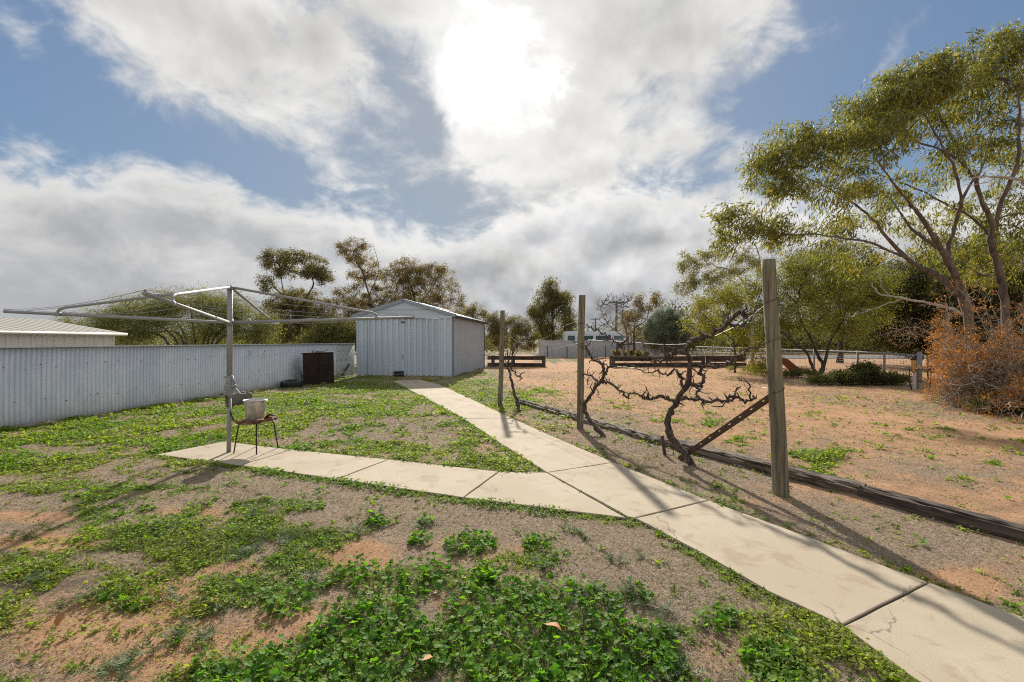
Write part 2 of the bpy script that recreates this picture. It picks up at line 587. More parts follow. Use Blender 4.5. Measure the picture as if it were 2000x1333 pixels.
class MB:
    def __init__(s):
        s.v, s.f, s.sm = [], [], []

    def add(s, vs, fs, smooth_=False):
        o = len(s.v)
        s.v += [tuple(v) for v in vs]
        s.f += [tuple(i + o for i in f) for f in fs]
        s.sm += [smooth_] * len(fs)

    def box(s, c, d, rot=None):
        c = Vector(c)
        hx, hy, hz = d[0] / 2, d[1] / 2, d[2] / 2
        vs = [Vector((x, y, z)) for z in (-hz, hz) for y in (-hy, hy) for x in (-hx, hx)]
        if rot is not None:
            if not isinstance(rot, Matrix):
                rot = Matrix.Rotation(rot, 3, 'Z')
            vs = [rot @ v for v in vs]
        s.add([v + c for v in vs], [(0, 2, 3, 1), (4, 5, 7, 6), (0, 1, 5, 4), (2, 6, 7, 3), (0, 4, 6, 2), (1, 3, 7, 5)])
        return s

    def tube(s, pts, rad, n=8, cap=True, rough=0.0, smooth_=True):
        pts = [Vector(p) for p in pts]
        k = len(pts)
        if not hasattr(rad, '__len__'):
            rad = [rad] * k
        t0 = (pts[1] - pts[0]).normalized()
        u = t0.orthogonal().normalized()
        vs = []
        for i, p in enumerate(pts):
            t = (pts[min(i + 1, k - 1)] - pts[max(i - 1, 0)])
            t = t.normalized() if t.length > 1e-9 else t0
            u = (u - t * u.dot(t))
            u = u.normalized() if u.length > 1e-6 else t.orthogonal().normalized()
            w = t.cross(u)
            for j in range(n):
                a = 2 * math.pi * j / n
                r = rad[i] * (1 + (random.uniform(-rough, rough) if rough else 0))
                vs.append(p + (u * math.cos(a) + w * math.sin(a)) * r)
        fs = [(i * n + j, i * n + (j + 1) % n, (i + 1) * n + (j + 1) % n, (i + 1) * n + j) for i in range(k - 1) for j in range(n)]
        if cap:
            fs += [tuple(range(n))[::-1], tuple((k - 1) * n + j for j in range(n))]
        s.add(vs, fs, smooth_)
        return s

    def lathe(s, prof, c, n=24, mat=None, closed=False):
        c = Vector(c)
        vs = []
        for r, z in prof:
            for j in range(n):
                a = 2 * math.pi * j / n
                v = Vector((r * math.cos(a), r * math.sin(a), z))
                if mat is not None:
                    v = mat @ v
                vs.append(v + c)
        k = len(prof)
        rng = k if closed else k - 1
        fs = [(i * n + j, i * n + (j + 1) % n, ((i + 1) % k) * n + (j + 1) % n, ((i + 1) % k) * n + j) for i in range(rng) for j in range(n)]
        s.add(vs, fs, True)
        return s

    def prism(s, poly, z0, z1):
        n = len(poly)
        a = 0
        for i in range(n):
            a += poly[i][0] * poly[(i + 1) % n][1] - poly[(i + 1) % n][0] * poly[i][1]
        if a < 0:
            poly = poly[::-1]
        vs = [(p[0], p[1], z0) for p in poly] + [(p[0], p[1], z1) for p in poly]
        fs = [tuple(range(n))[::-1], tuple(range(n, 2 * n))] + [(i, (i + 1) % n, n + (i + 1) % n, n + i) for i in range(n)]
        s.add(vs, fs)
        return s

    def mesh(s, name, mat, org=(0, 0, 0), smooth_=None):
        me = bpy.data.meshes.new(name)
        o = Vector(org)
        me.from_pydata([Vector(v) - o for v in s.v], [], s.f)
        sm = s.sm if smooth_ is None else [smooth_] * len(s.f)
        me.polygons.foreach_set('use_smooth', sm)
        me.materials.append(mat)
        me.update()
        return me

    def build(s, name, mat, parent=None, bevel=0.0, smooth_=None, org=None):
        o_ = ORG[parent.name] if parent is not None else (Vector(org) if org is not None else Vector((0, 0, 0)))
        me = s.mesh(name, M[mat], o_, smooth_)
        ob = bpy.data.objects.new(name, me)
        if parent is None:
            ob.location = o_
        link(ob, parent, o_)
        if bevel:
            b = ob.modifiers.new('bevel', 'BEVEL')
            b.width = bevel
            b.segments = 2
            b.limit_method = 'ANGLE'
            b.angle_limit = R(50)
        return ob


def piece(name, me, parent, loc, rot=(0, 0, 0), scale=(1, 1, 1)):
    """an object that shares mesh data, placed in world coordinates under parent"""
    o = bpy.data.objects.new(name, me)
    base = ORG[parent.name] if parent is not None else Vector((0, 0, 0))
    o.location = Vector(loc) - base
    o.rotation_euler = rot
    o.scale = scale
    link(o, parent, Vector(loc))
    return o


def np_mesh(name, V, F, mat, cols=None, smooth_=False):
    me = bpy.data.meshes.new(name)
    V = np.asarray(V, dtype=np.float32)
    F = np.asarray(F, dtype=np.int32)
    k = F.shape[1]
    me.vertices.add(len(V))
    me.vertices.foreach_set('co', V.ravel())
    me.loops.add(F.size)
    me.loops.foreach_set('vertex_index', F.ravel())
    me.polygons.add(len(F))
    me.polygons.foreach_set('loop_start', np.arange(0, F.size, k, dtype=np.int32))
    me.polygons.foreach_set('loop_total', np.full(len(F), k, dtype=np.int32))
    me.polygons.foreach_set('use_smooth', np.full(len(F), smooth_, dtype=bool))
    me.update(calc_edges=True)
    if cols is not None:
        name_, arr = cols
        at = me.color_attributes.new(name_, 'FLOAT_COLOR', 'POINT')
        c4 = np.ones((len(V), 4), dtype=np.float32)
        c4[:, :3] = arr
        at.data.foreach_set('color', c4.ravel())
    me.materials.append(mat)
    return me


def nrm(a):
    return a / np.maximum(np.linalg.norm(a, axis=-1, keepdims=True), 1e-9)


def scatter(tv, tf, pos, axis, size, cols, up=None):
    """template (y along axis, x across, z normal) at many places -> V, F, C"""
    pos = np.asarray(pos, float)
    n = len(pos)
    a = nrm(np.asarray(axis, float))
    r = RNG.normal(size=(n, 3)) if up is None else np.asarray(up, float)
    b = nrm(np.cross(a, r))
    c = np.cross(b, a)
    tv = np.asarray(tv, float)
    size = np.asarray(size, float)
    if size.ndim == 1:
        size = np.repeat(size[:, None], 3, 1)
    V = pos[:, None, :] + b[:, None, :] * (tv[None, :, 0:1] * size[:, None, 0:1]) + a[:, None, :] * (tv[None, :, 1:2] * size[:, None, 1:2]) + c[:, None, :] * (tv[None, :, 2:3] * size[:, None, 2:3])
    k = len(tv)
    F = np.asarray(tf)[None] + (np.arange(n) * k)[:, None, None]
    C = np.repeat(np.asarray(cols, float), k, 0)
    return V.reshape(-1, 3), F.reshape(-1, F.shape[-1]), C


LANCE = (np.array([(0, 0, 0), (.5, .42, .05), (0, 1, -.04), (-.5, .42, .05)]), np.array([(0, 1, 3), (1, 2, 3)]))
BLADE = (np.array([(-.5, 0, 0), (.5, 0, 0), (.1, 1, 0)]), np.array([(0, 1, 2)]))


def mallow_leaf():
    vs = [(0, .12, 0)]
    for i in range(11):
        a = -math.pi * .93 + 2 * math.pi * .93 * i / 10
        lobe = 1.0 if i % 2 == 0 else .80
        r = .5 * lobe
        vs.append((r * math.sin(a), .12 + r * math.cos(a), .13 * (1 if i % 2 == 0 else .55)))
    return np.array(vs), np.array([(0, i + 2, i + 1) for i in range(10)])


MALLOW = mallow_leaf()


def pinnate():
    vs, fs = [], []
    n = 5
    for i in range(n):
        y0 = i / n
        w = .20 * math.sin(math.pi * (.25 + .62 * y0)) + .05
        o = len(vs)
        vs += [(0, y0, .10 * math.sin(y0 * 3)), (w, y0 + .20, .10 * math.sin(y0 * 3) + .05), (0, y0 + .12, .1 * math.sin(y0 * 3)), (-w, y0 + .20, .10 * math.sin(y0 * 3) + .05), (0, y0 + .25, .1 * math.sin((y0 + .2) * 3))]
        fs += [(o, o + 1, o + 2), (o, o + 2, o + 3), (o, o + 2, o + 4)]
        vs += [(.035, y0 + .1, .1 * math.sin(y0 * 3))]
        fs += [(o, o + 5, o + 4)]
    return np.array(vs), np.array(fs)


PINN = pinnate()


def randdir(n):
    return nrm(RNG.normal(size=(n, 3)))


def pal(cols, n, jit=.18):
    cols = np.array(cols)
    c = cols[RNG.integers(0, len(cols), n)]
    t = RNG.random((n, 1))
    c2 = cols[RNG.integers(0, len(cols), n)]
    c = c * (1 - t) + c2 * t
    return np.clip(c * (1 + RNG.normal(0, jit, (n, 1))), .004, 1)

# ------------------------------------------------------------------ ground
PZ = .018    # top of the concrete


def gp(pts):
    return [tuple(G(x, y, PZ)[:2]) for x, y in pts]


MAIN = gp([(2290, 1700), (1645, 1222), (1500, 1155), (1370, 1080), (1240, 1012), (1225, 1009), (1068, 923), (980, 868), (905, 818), (845, 785), (800, 762), (766, 744),
           (822, 742), (860, 752), (920, 779), (1000, 817), (1100, 861), (1200, 903), (1385, 977), (1600, 1056), (1815, 1137), (2060, 1226), (2760, 1480)])
BRANCH = gp([(1068, 923), (975, 921), (760, 897), (560, 877), (440, 862), (305, 888), (460, 908), (660, 936), (905, 972), (1100, 997), (1225, 1012)])


def inpoly(x, y, poly):
    r = np.zeros(np.shape(x), bool)
    n = len(poly)
    for i in range(n):
        x0, y0 = poly[i]
        x1, y1 = poly[(i + 1) % n]
        if y0 == y1:
            continue
        c = ((y0 > y) != (y1 > y)) & (x < (x1 - x0) * (y - y0) / (y1 - y0) + x0)
        r ^= c
    return r


def dpoly(x, y, poly):
    d = np.full(np.shape(x), 1e9)
    n = len(poly)
    for i in range(n):
        x0, y0 = poly[i]
        x1, y1 = poly[(i + 1) % n]
        ex, ey = x1 - x0, y1 - y0
        t = np.clip(((x - x0) * ex + (y - y0) * ey) / (ex * ex + ey * ey), 0, 1)
        d = np.minimum(d, np.hypot(x - x0 - t * ex, y - y0 - t * ey))
    return d


def on_path(x, y):
    return inpoly(x, y, MAIN) | inpoly(x, y, BRANCH)


def path_dist(x, y):
    return np.minimum(dpoly(x, y, MAIN), dpoly(x, y, BRANCH))


SL0, SL1 = np.array((.10, 10.82)), np.array((4.35, 1.95))     # line of the timber edging
RV0, RV1 = np.array((-.289, 10.36)), np.array((2.63, 4.293))  # line of the vine posts


def side(x, y, a, b):
    """positive to the right (field side) of the line a->b as seen from the camera"""
    return ((b[0] - a[0]) * (y - a[1]) - (b[1] - a[1]) * (x - a[0])) / np.hypot(b[0] - a[0], b[1] - a[1])


def gz(x, y):
    x, y = np.asarray(x, float), np.asarray(y, float)
    near = np.clip(1 - (y - 20) / 20, 0.15, 1)
    h = (fbm(x * .8, y * .8, 3) - .5) * .05 + (fbm(x * 4.5, y * 4.5, 5) - .5) * .028
    d = path_dist(x, y)
    h = h * near * sstep(d, 0.0, .5)
    fld = side(x, y, SL0, SL1)
    h = h + .035 * sstep(fld, -.02, .15) * sstep(y, 26, 12)
    return np.where(on_path(x, y), -.02, h)


def ell(px, py, lst):
    m = np.zeros(np.shape(px))
    for cx, cy, rx, ry, w in lst:
        q = np.sqrt(((px - cx) / rx) ** 2 + ((py - cy) / ry) ** 2)
        m = np.maximum(m, w * sstep(q, 1.25, .55))
    return m


MALLOW_E = [(560, 1320, 190, 45, .95), (760, 1270, 230, 95, 1), (1050, 1260, 290, 120, 1), (820, 1130, 105, 45, .95), (700, 1120, 60, 25, .6),
            (960, 1128, 40, 22, .7), (1240, 1240, 80, 90, .55), (640, 1170, 120, 35, .55), (740, 1020, 32, 14, .6), (1000, 1400, 900, 60, .9),
            (560, 1190, 90, 25, .45), (170, 1180, 80, 20, .4), (1400, 1220, 60, 24, .5)]
GREEN_E = [(420, 1040, 260, 36, .85), (560, 1095, 130, 34, .7), (330, 1075, 140, 26, .75), (150, 960, 220, 26, .7), (260, 1000, 200, 24, .75),
           (60, 1130, 90, 40, .6), (60, 900, 130, 34, .62), (520, 990, 150, 18, .6), (620, 1062, 90, 32, .7), (330, 1190, 150, 30, .55), (250, 1130, 130, 24, .5),
           (690, 758, 110, 14, .95), (560, 790, 130, 14, .85), (600, 830, 160, 14, .55), (730, 800, 120, 16, .6), (850, 880, 120, 24, .55), (960, 900, 90, 20, .8),
           (930, 765, 70, 22, .7), (1000, 790, 60, 14, .7), (1040, 770, 80, 10, .55), (1090, 705, 60, 7, .8), (940, 742, 60, 8, .45),
           (1590, 900, 80, 34, .55), (1560, 930, 70, 20, .55), (1450, 870, 60, 14, .5), (1860, 905, 120, 22, .3), (1900, 950, 90, 22, .35),
           (1370, 830, 50, 12, .4), (1730, 760, 60, 10, .3), (1640, 752, 50, 6, .5), (1780, 850, 130, 16, .25), (300, 880, 120, 14, .6), (120, 840, 160, 12, .6),
           (800, 940, 160, 16, .3), (550, 955, 60, 14, .35), (1480, 1260, 120, 40, .35), (1500, 1300, 60, 30, .6), (1300, 1150, 60, 40, .25)]
THATCH_E = [(900, 985, 360, 60, 1), (1250, 1120, 180, 110, 1), (620, 960, 180, 30, 1), (400, 930, 130, 18, 1), (1250, 900, 200, 60, .75), (760, 840, 160, 30, .6),
            (1600, 1060, 300, 70, .7), (1640, 758, 220, 18, 1), (1880, 800, 140, 22, .9), (80, 980, 160, 22, .5), (480, 1250, 160, 60, .25), (150, 1290, 150, 40, .3)]
DIRT_E = [(700, 1090, 70, 40, .8), (330, 1170, 90, 40, .7), (90, 1060, 120, 24, .8), (900, 1170, 60, 50, .6), (640, 1080, 50, 20, .7), (250, 1250, 250, 90, .62),
          (1850, 1150, 120, 40, .8), (1420, 1270, 60, 50, .5), (60, 1010, 100, 14, .7), (370, 1000, 60, 8, .6), (560, 1240, 120, 60, .6), (450, 1110, 90, 16, .5)]


def project(x, y):
    y = np.maximum(y, .3)
    return CX + FPX * x / y, CY + FPX * EYE / y


def cover(x, y):
    """-> dirt, small green, big-leaf green, each 0..1"""
    px, py = project(x, y)
    n1 = fbm(x * 1.5, y * 1.5, 21)
    n2 = fbm(x * 4.6, y * 4.6, 31)
    fld = side(x, y, SL0, SL1)
    field = sstep(fld, -.1, .5) * sstep(x, -1.3, .4)
    strip = sstep(side(x, y, RV0, RV1), -1.0, -.7) * (1 - field) * sstep(x, -.8, .2)
    a = .415 - .12 * strip - .26 * field
    a = a + .085 * sstep(y, 4.6, 6.5) * sstep(y, 24, 16) * (1 - field) * (1 - strip)
    a = np.where(y > 22, a - .12, a)
    a = np.maximum(a, .26 + .39 * ell(px, py, GREEN_E))
    th = ell(px, py, THATCH_E)
    a = a - th * .30 * (1 - ell(px, py, GREEN_E))
    a = a - .16 * ell(px, py, DIRT_E)
    g = sstep(n1 * .5 + n2 * .5 + a, .86, 1.05)
    sparse = (.10 + .16 * sstep(y, 4.3, 6.0)) * (1 - .75 * field) * (1 - .45 * strip) * sstep(n2, .35, .6)
    g = np.maximum(g, sparse)
    d = path_dist(x, y)
    lower = np.where(side(x, y, RV0, RV1) < -1.15, 1.0, .35)
    edge = sstep(d, .20, .05) * lower * sstep(n2, .18, .40) * (y < 16)
    g = np.maximum(g, edge)
    big = ell(px, py, MALLOW_E)
    mal = sstep(big + (n2 - .5) * 1.9 + (n1 - .5) * .5, .42, .66)
    g = g * (1 - .7 * mal)
    dirt = np.clip(.30 + .45 * field + .06 * strip + .6 * ell(px, py, DIRT_E) * (1 - field) - .5 * th * (1 - field * .75) + (fbm(x * .6, y * .6, 41) - .5) * .9, 0, 1)
    # greyer field close to the trellis, orange further out
    near_row = sstep(fld + (n1 - .5) * 3, 3.4, -.3) * field * sstep(y, 14, 8)
    dirt = dirt - .35 * near_row
    return np.clip(dirt, 0, 1), g, mal


def build_ground():
    def axis(lo, hi, step, far_lo, far_hi):
        c = list(np.arange(lo, hi + 1e-6, step))
        s, v = step, c[-1]
        while v < far_hi:
            s *= 1.22
            v += s
            c.append(v)
        s, v = step, c[0]
        pre = []
        while v > far_lo:
            s *= 1.22
            v -= s
            pre.append(v)
        return np.array(pre[::-1] + c)
    xs = axis(-9.5, 12, .055, -2500, 2500)
    ys = axis(1.2, 13, .055, -60, 4000)
    gx, gy = np.meshgrid(xs, ys)
    x, y = gx.ravel(), gy.ravel()
    z = gz(x, y)
    z = np.where((np.abs(x) > 60) | (y > 60) | (y < -5), 0, z)
    dirt, g, mal = cover(x, np.where(y < .5, .5, y))
    farm = (y > 45) | (np.abs(x) > 40)
    dirt = np.where(farm, .35, dirt)
    g = np.where(farm, .55, np.maximum(g * .8, mal * .7))
    V = np.stack([x, y, z], 1)
    w = len(xs)
    i = np.arange(len(ys) - 1)[:, None] * w + np.arange(w - 1)[None]
    i = i.ravel()
    F = np.stack([i, i + 1, i + w + 1, i + w], 1)
    me = np_mesh('ground', V, F, M['ground'], ('Zone', np.stack([dirt, g, farm * 1.0], 1)), True)
    o = bpy.data.objects.new('ground', me)
    link(o)
    tag(o, kind='structure')


build_ground()


def slabs(name, outline, pieces):
    """bedding strip (structure) that carries the slabs"""
    mb = MB().prism([tuple(p) for p in outline], -.05, .008)
    o = mb.build(name, 'joint_filler')
    tag(o, kind='structure')
    for pc in pieces:
        c = Vector((sum(p[0] for p in pc) / len(pc), sum(p[1] for p in pc) / len(pc)))
        ins = []
        n = len(pc)
        # pull every edge in by half the joint
        ar = sum(pc[i][0] * pc[(i + 1) % n][1] - pc[(i + 1) % n][0] * pc[i][1] for i in range(n))
        q = pc if ar > 0 else pc[::-1]
        fine_ = []
        for i in range(n):
            p0, p1 = Vector(q[i]), Vector(q[(i + 1) % n])
            m_ = max(1, int((p1 - p0).length / .16))
            nn_ = Vector((-(p1 - p0).y, (p1 - p0).x)).normalized()
            for k_ in range(m_):
                fine_.append(p0.lerp(p1, k_ / m_) + nn_ * (random.uniform(0, .008) if k_ else 0))
        q, n = fine_, len(fine_)
        for i in range(n):
            p0, p1, p2 = Vector(q[i - 1]), Vector(q[i]), Vector(q[(i + 1) % n])
            e0, e1 = (p1 - p0).normalized(), (p2 - p1).normalized()
            n0, n1 = Vector((-e0.y, e0.x)), Vector((-e1.y, e1.x))
            k = (n0 + n1)
            k = k / max(.5, k.dot(n0))
            ins.append(p1 + k * .006)
        s = MB().prism([tuple(p) for p in ins], -.045, PZ).build('slab', 'concrete', o, bevel=.006)
    return o


slabs('garden_path', MAIN, [
    gp([(2290, 1700), (1645, 1222), (1815, 1137), (2060, 1226), (2760, 1480)]),
    gp([(1645, 1222), (1500, 1155), (1370, 1080), (1240, 1012), (1385, 977), (1600, 1056), (1815, 1137)]),
    gp([(1240, 1012), (1225, 1009), (1068, 923), (1200, 903), (1385, 977)]),
    gp([(1068, 923), (980, 868), (905, 818), (1000, 817), (1100, 861), (1200, 903)]),
    gp([(905, 818), (845, 785), (800, 762), (860, 752), (920, 779), (1000, 817)]),
    gp([(800, 762), (766, 744), (822, 742), (860, 752)])])
slabs('clothesline_path', BRANCH, [
    gp([(1068, 923), (975, 921), (905, 972), (1100, 997), (1225, 1012)]),
    gp([(975, 921), (760, 897), (657, 936), (905, 972)]),
    gp([(760, 897), (572, 878), (468, 909), (657, 936)]),
    gp([(572, 878), (560, 877), (440, 862), (305, 888), (460, 908), (468, 909)])])

# the road beyond the wire fence
rb = MB()
rb.add([(17.5, 37, .03), (120, 39, .03), (120, 46, .03), (17.5, 44, .03)], [(0, 1, 2, 3)])
tag(rb.build('road', 'asphalt'), kind='structure')


# ------------------------------------------------------------------ ground cover
def sample(n, y0, y1, wx=1.22):
    """points in the wedge in front of the camera, denser near by"""
    u = RNG.random(n)
    y = y0 * (y1 / y0) ** u
    x = (RNG.random(n) * 2 - 1) * y * wx
    return x, y


def stuff(name, parts, mat, label):
    V, F, C, o = [], [], [], 0
    for v, f, c in parts:
        V.append(v)
        F.append(f + o)
        C.append(c)
        o += len(v)
    me = np_mesh(name, np.concatenate(V), np.concatenate(F), M[mat], ('Col', np.concatenate(C)))
    ob = bpy.data.objects.new(name, me)
    link(ob)
    tag(ob, label, kind='stuff')
    return ob


def flatdir(n, lift=.25):
    a = RNG.random(n) * 2 * math.pi
    return np.stack([np.cos(a), np.sin(a), np.abs(RNG.normal(0, lift, n))], 1)


def upv(n, tilt=.5):
    v = RNG.normal(0, tilt, (n, 3))
    v[:, 2] = 1
    v[:, 1] += .12
    return nrm(v)


def ground_cover():
    # dry thatch of dead couch grass
    x, y = sample(560000, 1.7, 22)
    d, g, m = cover(x, y)
    keep = (RNG.random(len(x)) < np.clip(1.15 - 1.25 * d, .035, 1) * (1 - .55 * g)) & ~on_path(x, y)
    x, y, d = x[keep], y[keep], d[keep]
    n = len(x)
    far = np.clip(y / 4.5, .75, 3.2)
    pos = np.stack([x, y, gz(x, y) + .002], 1)
    L = RNG.uniform(.02, .065, n) * far
    W = RNG.uniform(.0018, .0042, n) * far
    cols = pal([(.46, .38, .29), (.32, .25, .185), (.58, .49, .37), (.38, .31, .25), (.16, .12, .09)], n)
    V, F, C = scatter(*BLADE, pos, flatdir(n, .33), np.stack([W, L, L], 1), cols, upv(n, .5))
    stuff('dry_grass', [(V, F, C)], 'thatch', 'dry grey brown thatch of dead grass over the yard')
    # creeping small-leaved weeds
    x, y = sample(520000, 1.7, 26)
    d, g, m = cover(x, y)
    keep = (RNG.random(len(x)) < g * np.clip(.35 + y / 9, .5, 1)) & (~on_path(x, y) | (path_dist(x, y) < RNG.random(len(x)) ** 2 * .07))
    x, y = x[keep], y[keep]
    n = len(x)
    h = fbm(x * 2.5, y * 2.5, 51)
    lush = sstep(h, .42, .68)
    far = np.clip(y / 4.0, .9, 2.6)
    pos = np.stack([x, y, gz(x, y) + RNG.random(n) * (.010 + .045 * lush) + .004], 1)
    L = RNG.uniform(.011, .026, n) * far * (.8 + .5 * lush)
    t = fbm(x * 1.3, y * 1.3, 61)
    ca = pal([(.25, .31, .05), (.30, .33, .06), (.19, .26, .045), (.31, .28, .09)], n)
    cb = pal([(.155, .26, .04), (.21, .31, .05), (.11, .19, .035)], n)
    k = sstep(t + RNG.normal(0, .06, n), .40, .62)[:, None]
    k = np.clip(k * .85 - .25 * (y[:, None] > 8) + .0, 0, 1)
    cols = ca * (1 - k) + cb * k
    V, F, C = scatter(*LANCE, pos, flatdir(n, .40), np.stack([L * .75, L, L], 1), cols, upv(n, .6))
    # small rosettes: narrow leaves fanning out of one root
    q = (RNG.random(n) < .06) & (y < 11)
    rx_, ry_ = np.repeat(x[q], 10), np.repeat(y[q], 10)
    rc = np.repeat(cols[q], 10, 0) * RNG.uniform(.75, 1.25, (len(rx_), 1))
    n3 = len(rx_)
    L3 = RNG.uniform(.022, .055, n3) * np.repeat(np.clip(far[q], .9, 1.6), 10)
    fd = flatdir(n3, .45)
    V3, F3, C3 = scatter(*LANCE, np.stack([rx_ + RNG.normal(0, .006, n3), ry_ + RNG.normal(0, .006, n3), gz(rx_, ry_) + .004], 1), fd, np.stack([L3 * .33, L3, L3], 1), rc, upv(n3, .5))
    # short grass blades mixed in
    q = RNG.random(n) < .28
    px_, py_ = x[q] + RNG.normal(0, .02, q.sum()), y[q] + RNG.normal(0, .02, q.sum())
    n2 = len(px_)
    L2 = RNG.uniform(.02, .05, n2) * far[q] * .8
    V2, F2, C2 = scatter(*BLADE, np.stack([px_, py_, gz(px_, py_)], 1), flatdir(n2, .9), np.stack([L2 * .10, L2, L2], 1), cols[q] * 1.05)
    stuff('creeping_weeds', [(V, F, C), (V2, F2, C2), (V3, F3, C3)], 'leaf_ground', 'patchy low green weeds and grass creeping over the yard')
    # big-leaved mallow in the foreground
    x, y = sample(30000, 1.65, 4.6, 1.2)
    d, g, m = cover(x, y)
    keep = (RNG.random(len(x)) < m * .62) & ~on_path(x, y) & (path_dist(x, y) > .12)
    x, y, m = x[keep], y[keep], m[keep]
    stuff('mallow_carpet', mallow(x, y, m), 'leaf_ground', 'dense carpet of dark green round leaved weeds in the foreground')
    # grey-green feathery rosettes
    cs = [(360, 1235), (390, 1245), (240, 1290), (250, 1300), (60, 1140), (1190, 1180), (1235, 1165), (1220, 1090), (1120, 1040), (710, 1040), (740, 1015), (880, 1085), (1270, 1290),
          (1300, 1320), (1290, 1200), (480, 1090), (330, 1165), (600, 1150), (640, 1240), (420, 1190), (150, 1170), (30, 1060), (830, 1025), (1040, 1110), (870, 1190), (560, 1060), (1150, 1165), (1330, 1240), (500, 1010)]
    pos, ax, L = [], [], []
    for cx_, cy_ in cs:
        b = G(cx_, cy_)
        for j in range(3):
            bx, by = b.x + RNG.normal(0, .05), b.y + RNG.normal(0, .05)
            for i in range(9):
                a = RNG.random() * 6.283
                pos.append((bx, by, float(gz(bx, by)) + .006))
                ax.append((math.cos(a), math.sin(a), RNG.uniform(.1, .55)))
                L.append(RNG.uniform(.05, .10))
    n = len(pos)
    ax = np.array(ax)
    up = nrm(np.array([0, 0, 1.0]) - ax * ax[:, 2:3] + RNG.normal(0, .12, (n, 3)))
    V, F, C = scatter(*PINN, pos, ax, np.array(L), pal([(.16, .20, .12), (.22, .26, .17), (.10, .15, .07)], n), up)
    stuff('feathery_weeds', [(V, F, C)], 'leaf_ground', 'grey green feathery leaved weeds scattered among the grass')
    # clods and dung pellets, fallen bark on the field
    x, y = sample(9000, 2.0, 22)
    d, g, m = cover(x, y)
    keep = (RNG.random(len(x)) < d * .45) & ~on_path(x, y)
    x, y = x[keep], y[keep]
    n = len(x)
    oc = np.array([(1, 0, 0), (-1, 0, 0), (0, 1, 0), (0, -1, 0), (0, 0, 1), (0, 0, -.6)]) * .5
    of = np.array([(0, 2, 4), (2, 1, 4), (1, 3, 4), (3, 0, 4), (2, 0, 5), (1, 2, 5), (3, 1, 5), (0, 3, 5)])
    s = RNG.uniform(.006, .020, n)[:, None] * np.clip(y / 5, .6, 2.2)[:, None] * RNG.uniform(.6, 1.4, (n, 3))
    V, F, C = scatter(oc, of, np.stack([x, y, gz(x, y) + .003], 1), flatdir(n, .1), s, pal([(.12, .07, .04), (.30, .18, .10), (.06, .04, .03), (.34, .22, .13)], n), upv(n, .3))
    stuff('dirt_clods', [(V, F, C)], 'thatch', 'small dark clods and litter lying on the bare orange dirt')


def mallow(x, y, m):
    n = len(x)
    h = RNG.uniform(.010, .070, n) * (.3 + .7 * m)
    z = gz(x, y)
    pos = np.stack([x, y, z + h], 1)
    up = nrm(np.stack([RNG.normal(0, .55, n), RNG.normal(.2, .55, n), np.ones(n)], 1))
    ax = nrm(np.cross(up, randdir(n)))
    s = RNG.uniform(.020, .052, n)
    cols = pal([(.10, .22, .035), (.14, .27, .04), (.07, .165, .03), (.20, .31, .045)], n)
    a = scatter(*MALLOW, pos, ax, np.stack([s, s, s], 1), cols, up)
    base = np.stack([x + RNG.normal(0, .03, n), y + RNG.normal(0, .03, n), z - .005], 1)
    axs = pos - base
    L = np.linalg.norm(axs, axis=1)
    stem = np.array([(-.5, 0, 0), (.5, 0, 0), (.5, 1, 0), (-.5, 1, 0)])
    b = scatter(stem, np.array([(0, 1, 2), (0, 2, 3)]), base, axs, np.stack([np.full(n, .0022), L, L], 1), cols * np.array([1.3, 1.0, .9]))
    return [a, b]


ground_cover()

# separate weed clumps that stand alone on the bare ground
for (px, py, rad, cnt, lab) in [
        (920, 1062, .19, 190, 'largest round clump of dark green mallow alone on the grey dead grass'),
        (1050, 1064, .11, 80, 'green mallow clump right of the largest round clump on the dead grass'),
        (822, 1056, .09, 55, 'small mallow clump left of the largest round clump'),
        (738, 1024, .09, 50, 'small dark mallow clump on dead grass below the clothesline path'),
        (1503, 1297, .13, 120, 'bright green weed clump near the bottom edge beside the garden path'),
        (832, 1022, .06, 26, 'tiny green weed tuft on the dead grass above the mallow clumps'),
        (945, 1132, .09, 60, 'grey green mallow clump just above the foreground carpet'),
        (1170, 1290, .0, 0, '')]:
    if not cnt:
        continue
    b = G(px, py)
    a = RNG.random(cnt) * 6.283
    r = np.sqrt(RNG.random(cnt)) * rad
    xx, yy = b.x + r * np.cos(a), b.y + r * np.sin(a)
    ps = mallow(xx, yy, np.clip(1.25 - r / rad, .3, 1))
    V = np.concatenate([p[0] for p in ps]) - np.array(b)
    F = np.concatenate([ps[0][1], ps[1][1] + len(ps[0][0])])
    C = np.concatenate([p[2] for p in ps])
    me = np_mesh('weed_clump', V, F, M['leaf_ground'], ('Col', C))
    o = bpy.data.objects.new('weed_clump', me)
    o.location = b
    link(o)
    tag(o, lab, 'weed', 'weed clumps on the dead grass')


def dry_leaf(px, py, size, rz, tilt, lab, lift=.05):
    b = G(px, py)
    mb = MB()
    n = 7
    vs, fs = [], []
    for i in range(n):
        t = i / (n - 1)
        w = math.sin(math.pi * min(1, t * .95 + .03)) ** .8 * .28 * size
        zc = .10 * size * math.sin(t * 5)
        for k, (sx, dz) in enumerate(((-1, .35), (0, 0), (1, .3))):
            vs.append((sx * w, (t - .5) * size, zc + dz * w))
    for i in range(n - 1):
        for k in range(2):
            fs.append((i * 3 + k, i * 3 + k + 1, i * 3 + k + 4, i * 3 + k + 3))
    mb.add(vs, fs, True)
    o = mb.build('dry_leaf', 'dead_leaf')
    o.location = b + Vector((0, 0, lift + float(gz(b.x, b.y))))
    o.rotation_euler = (tilt, .2, rz)
    tag(o, lab, 'leaf', 'fallen dry leaves')


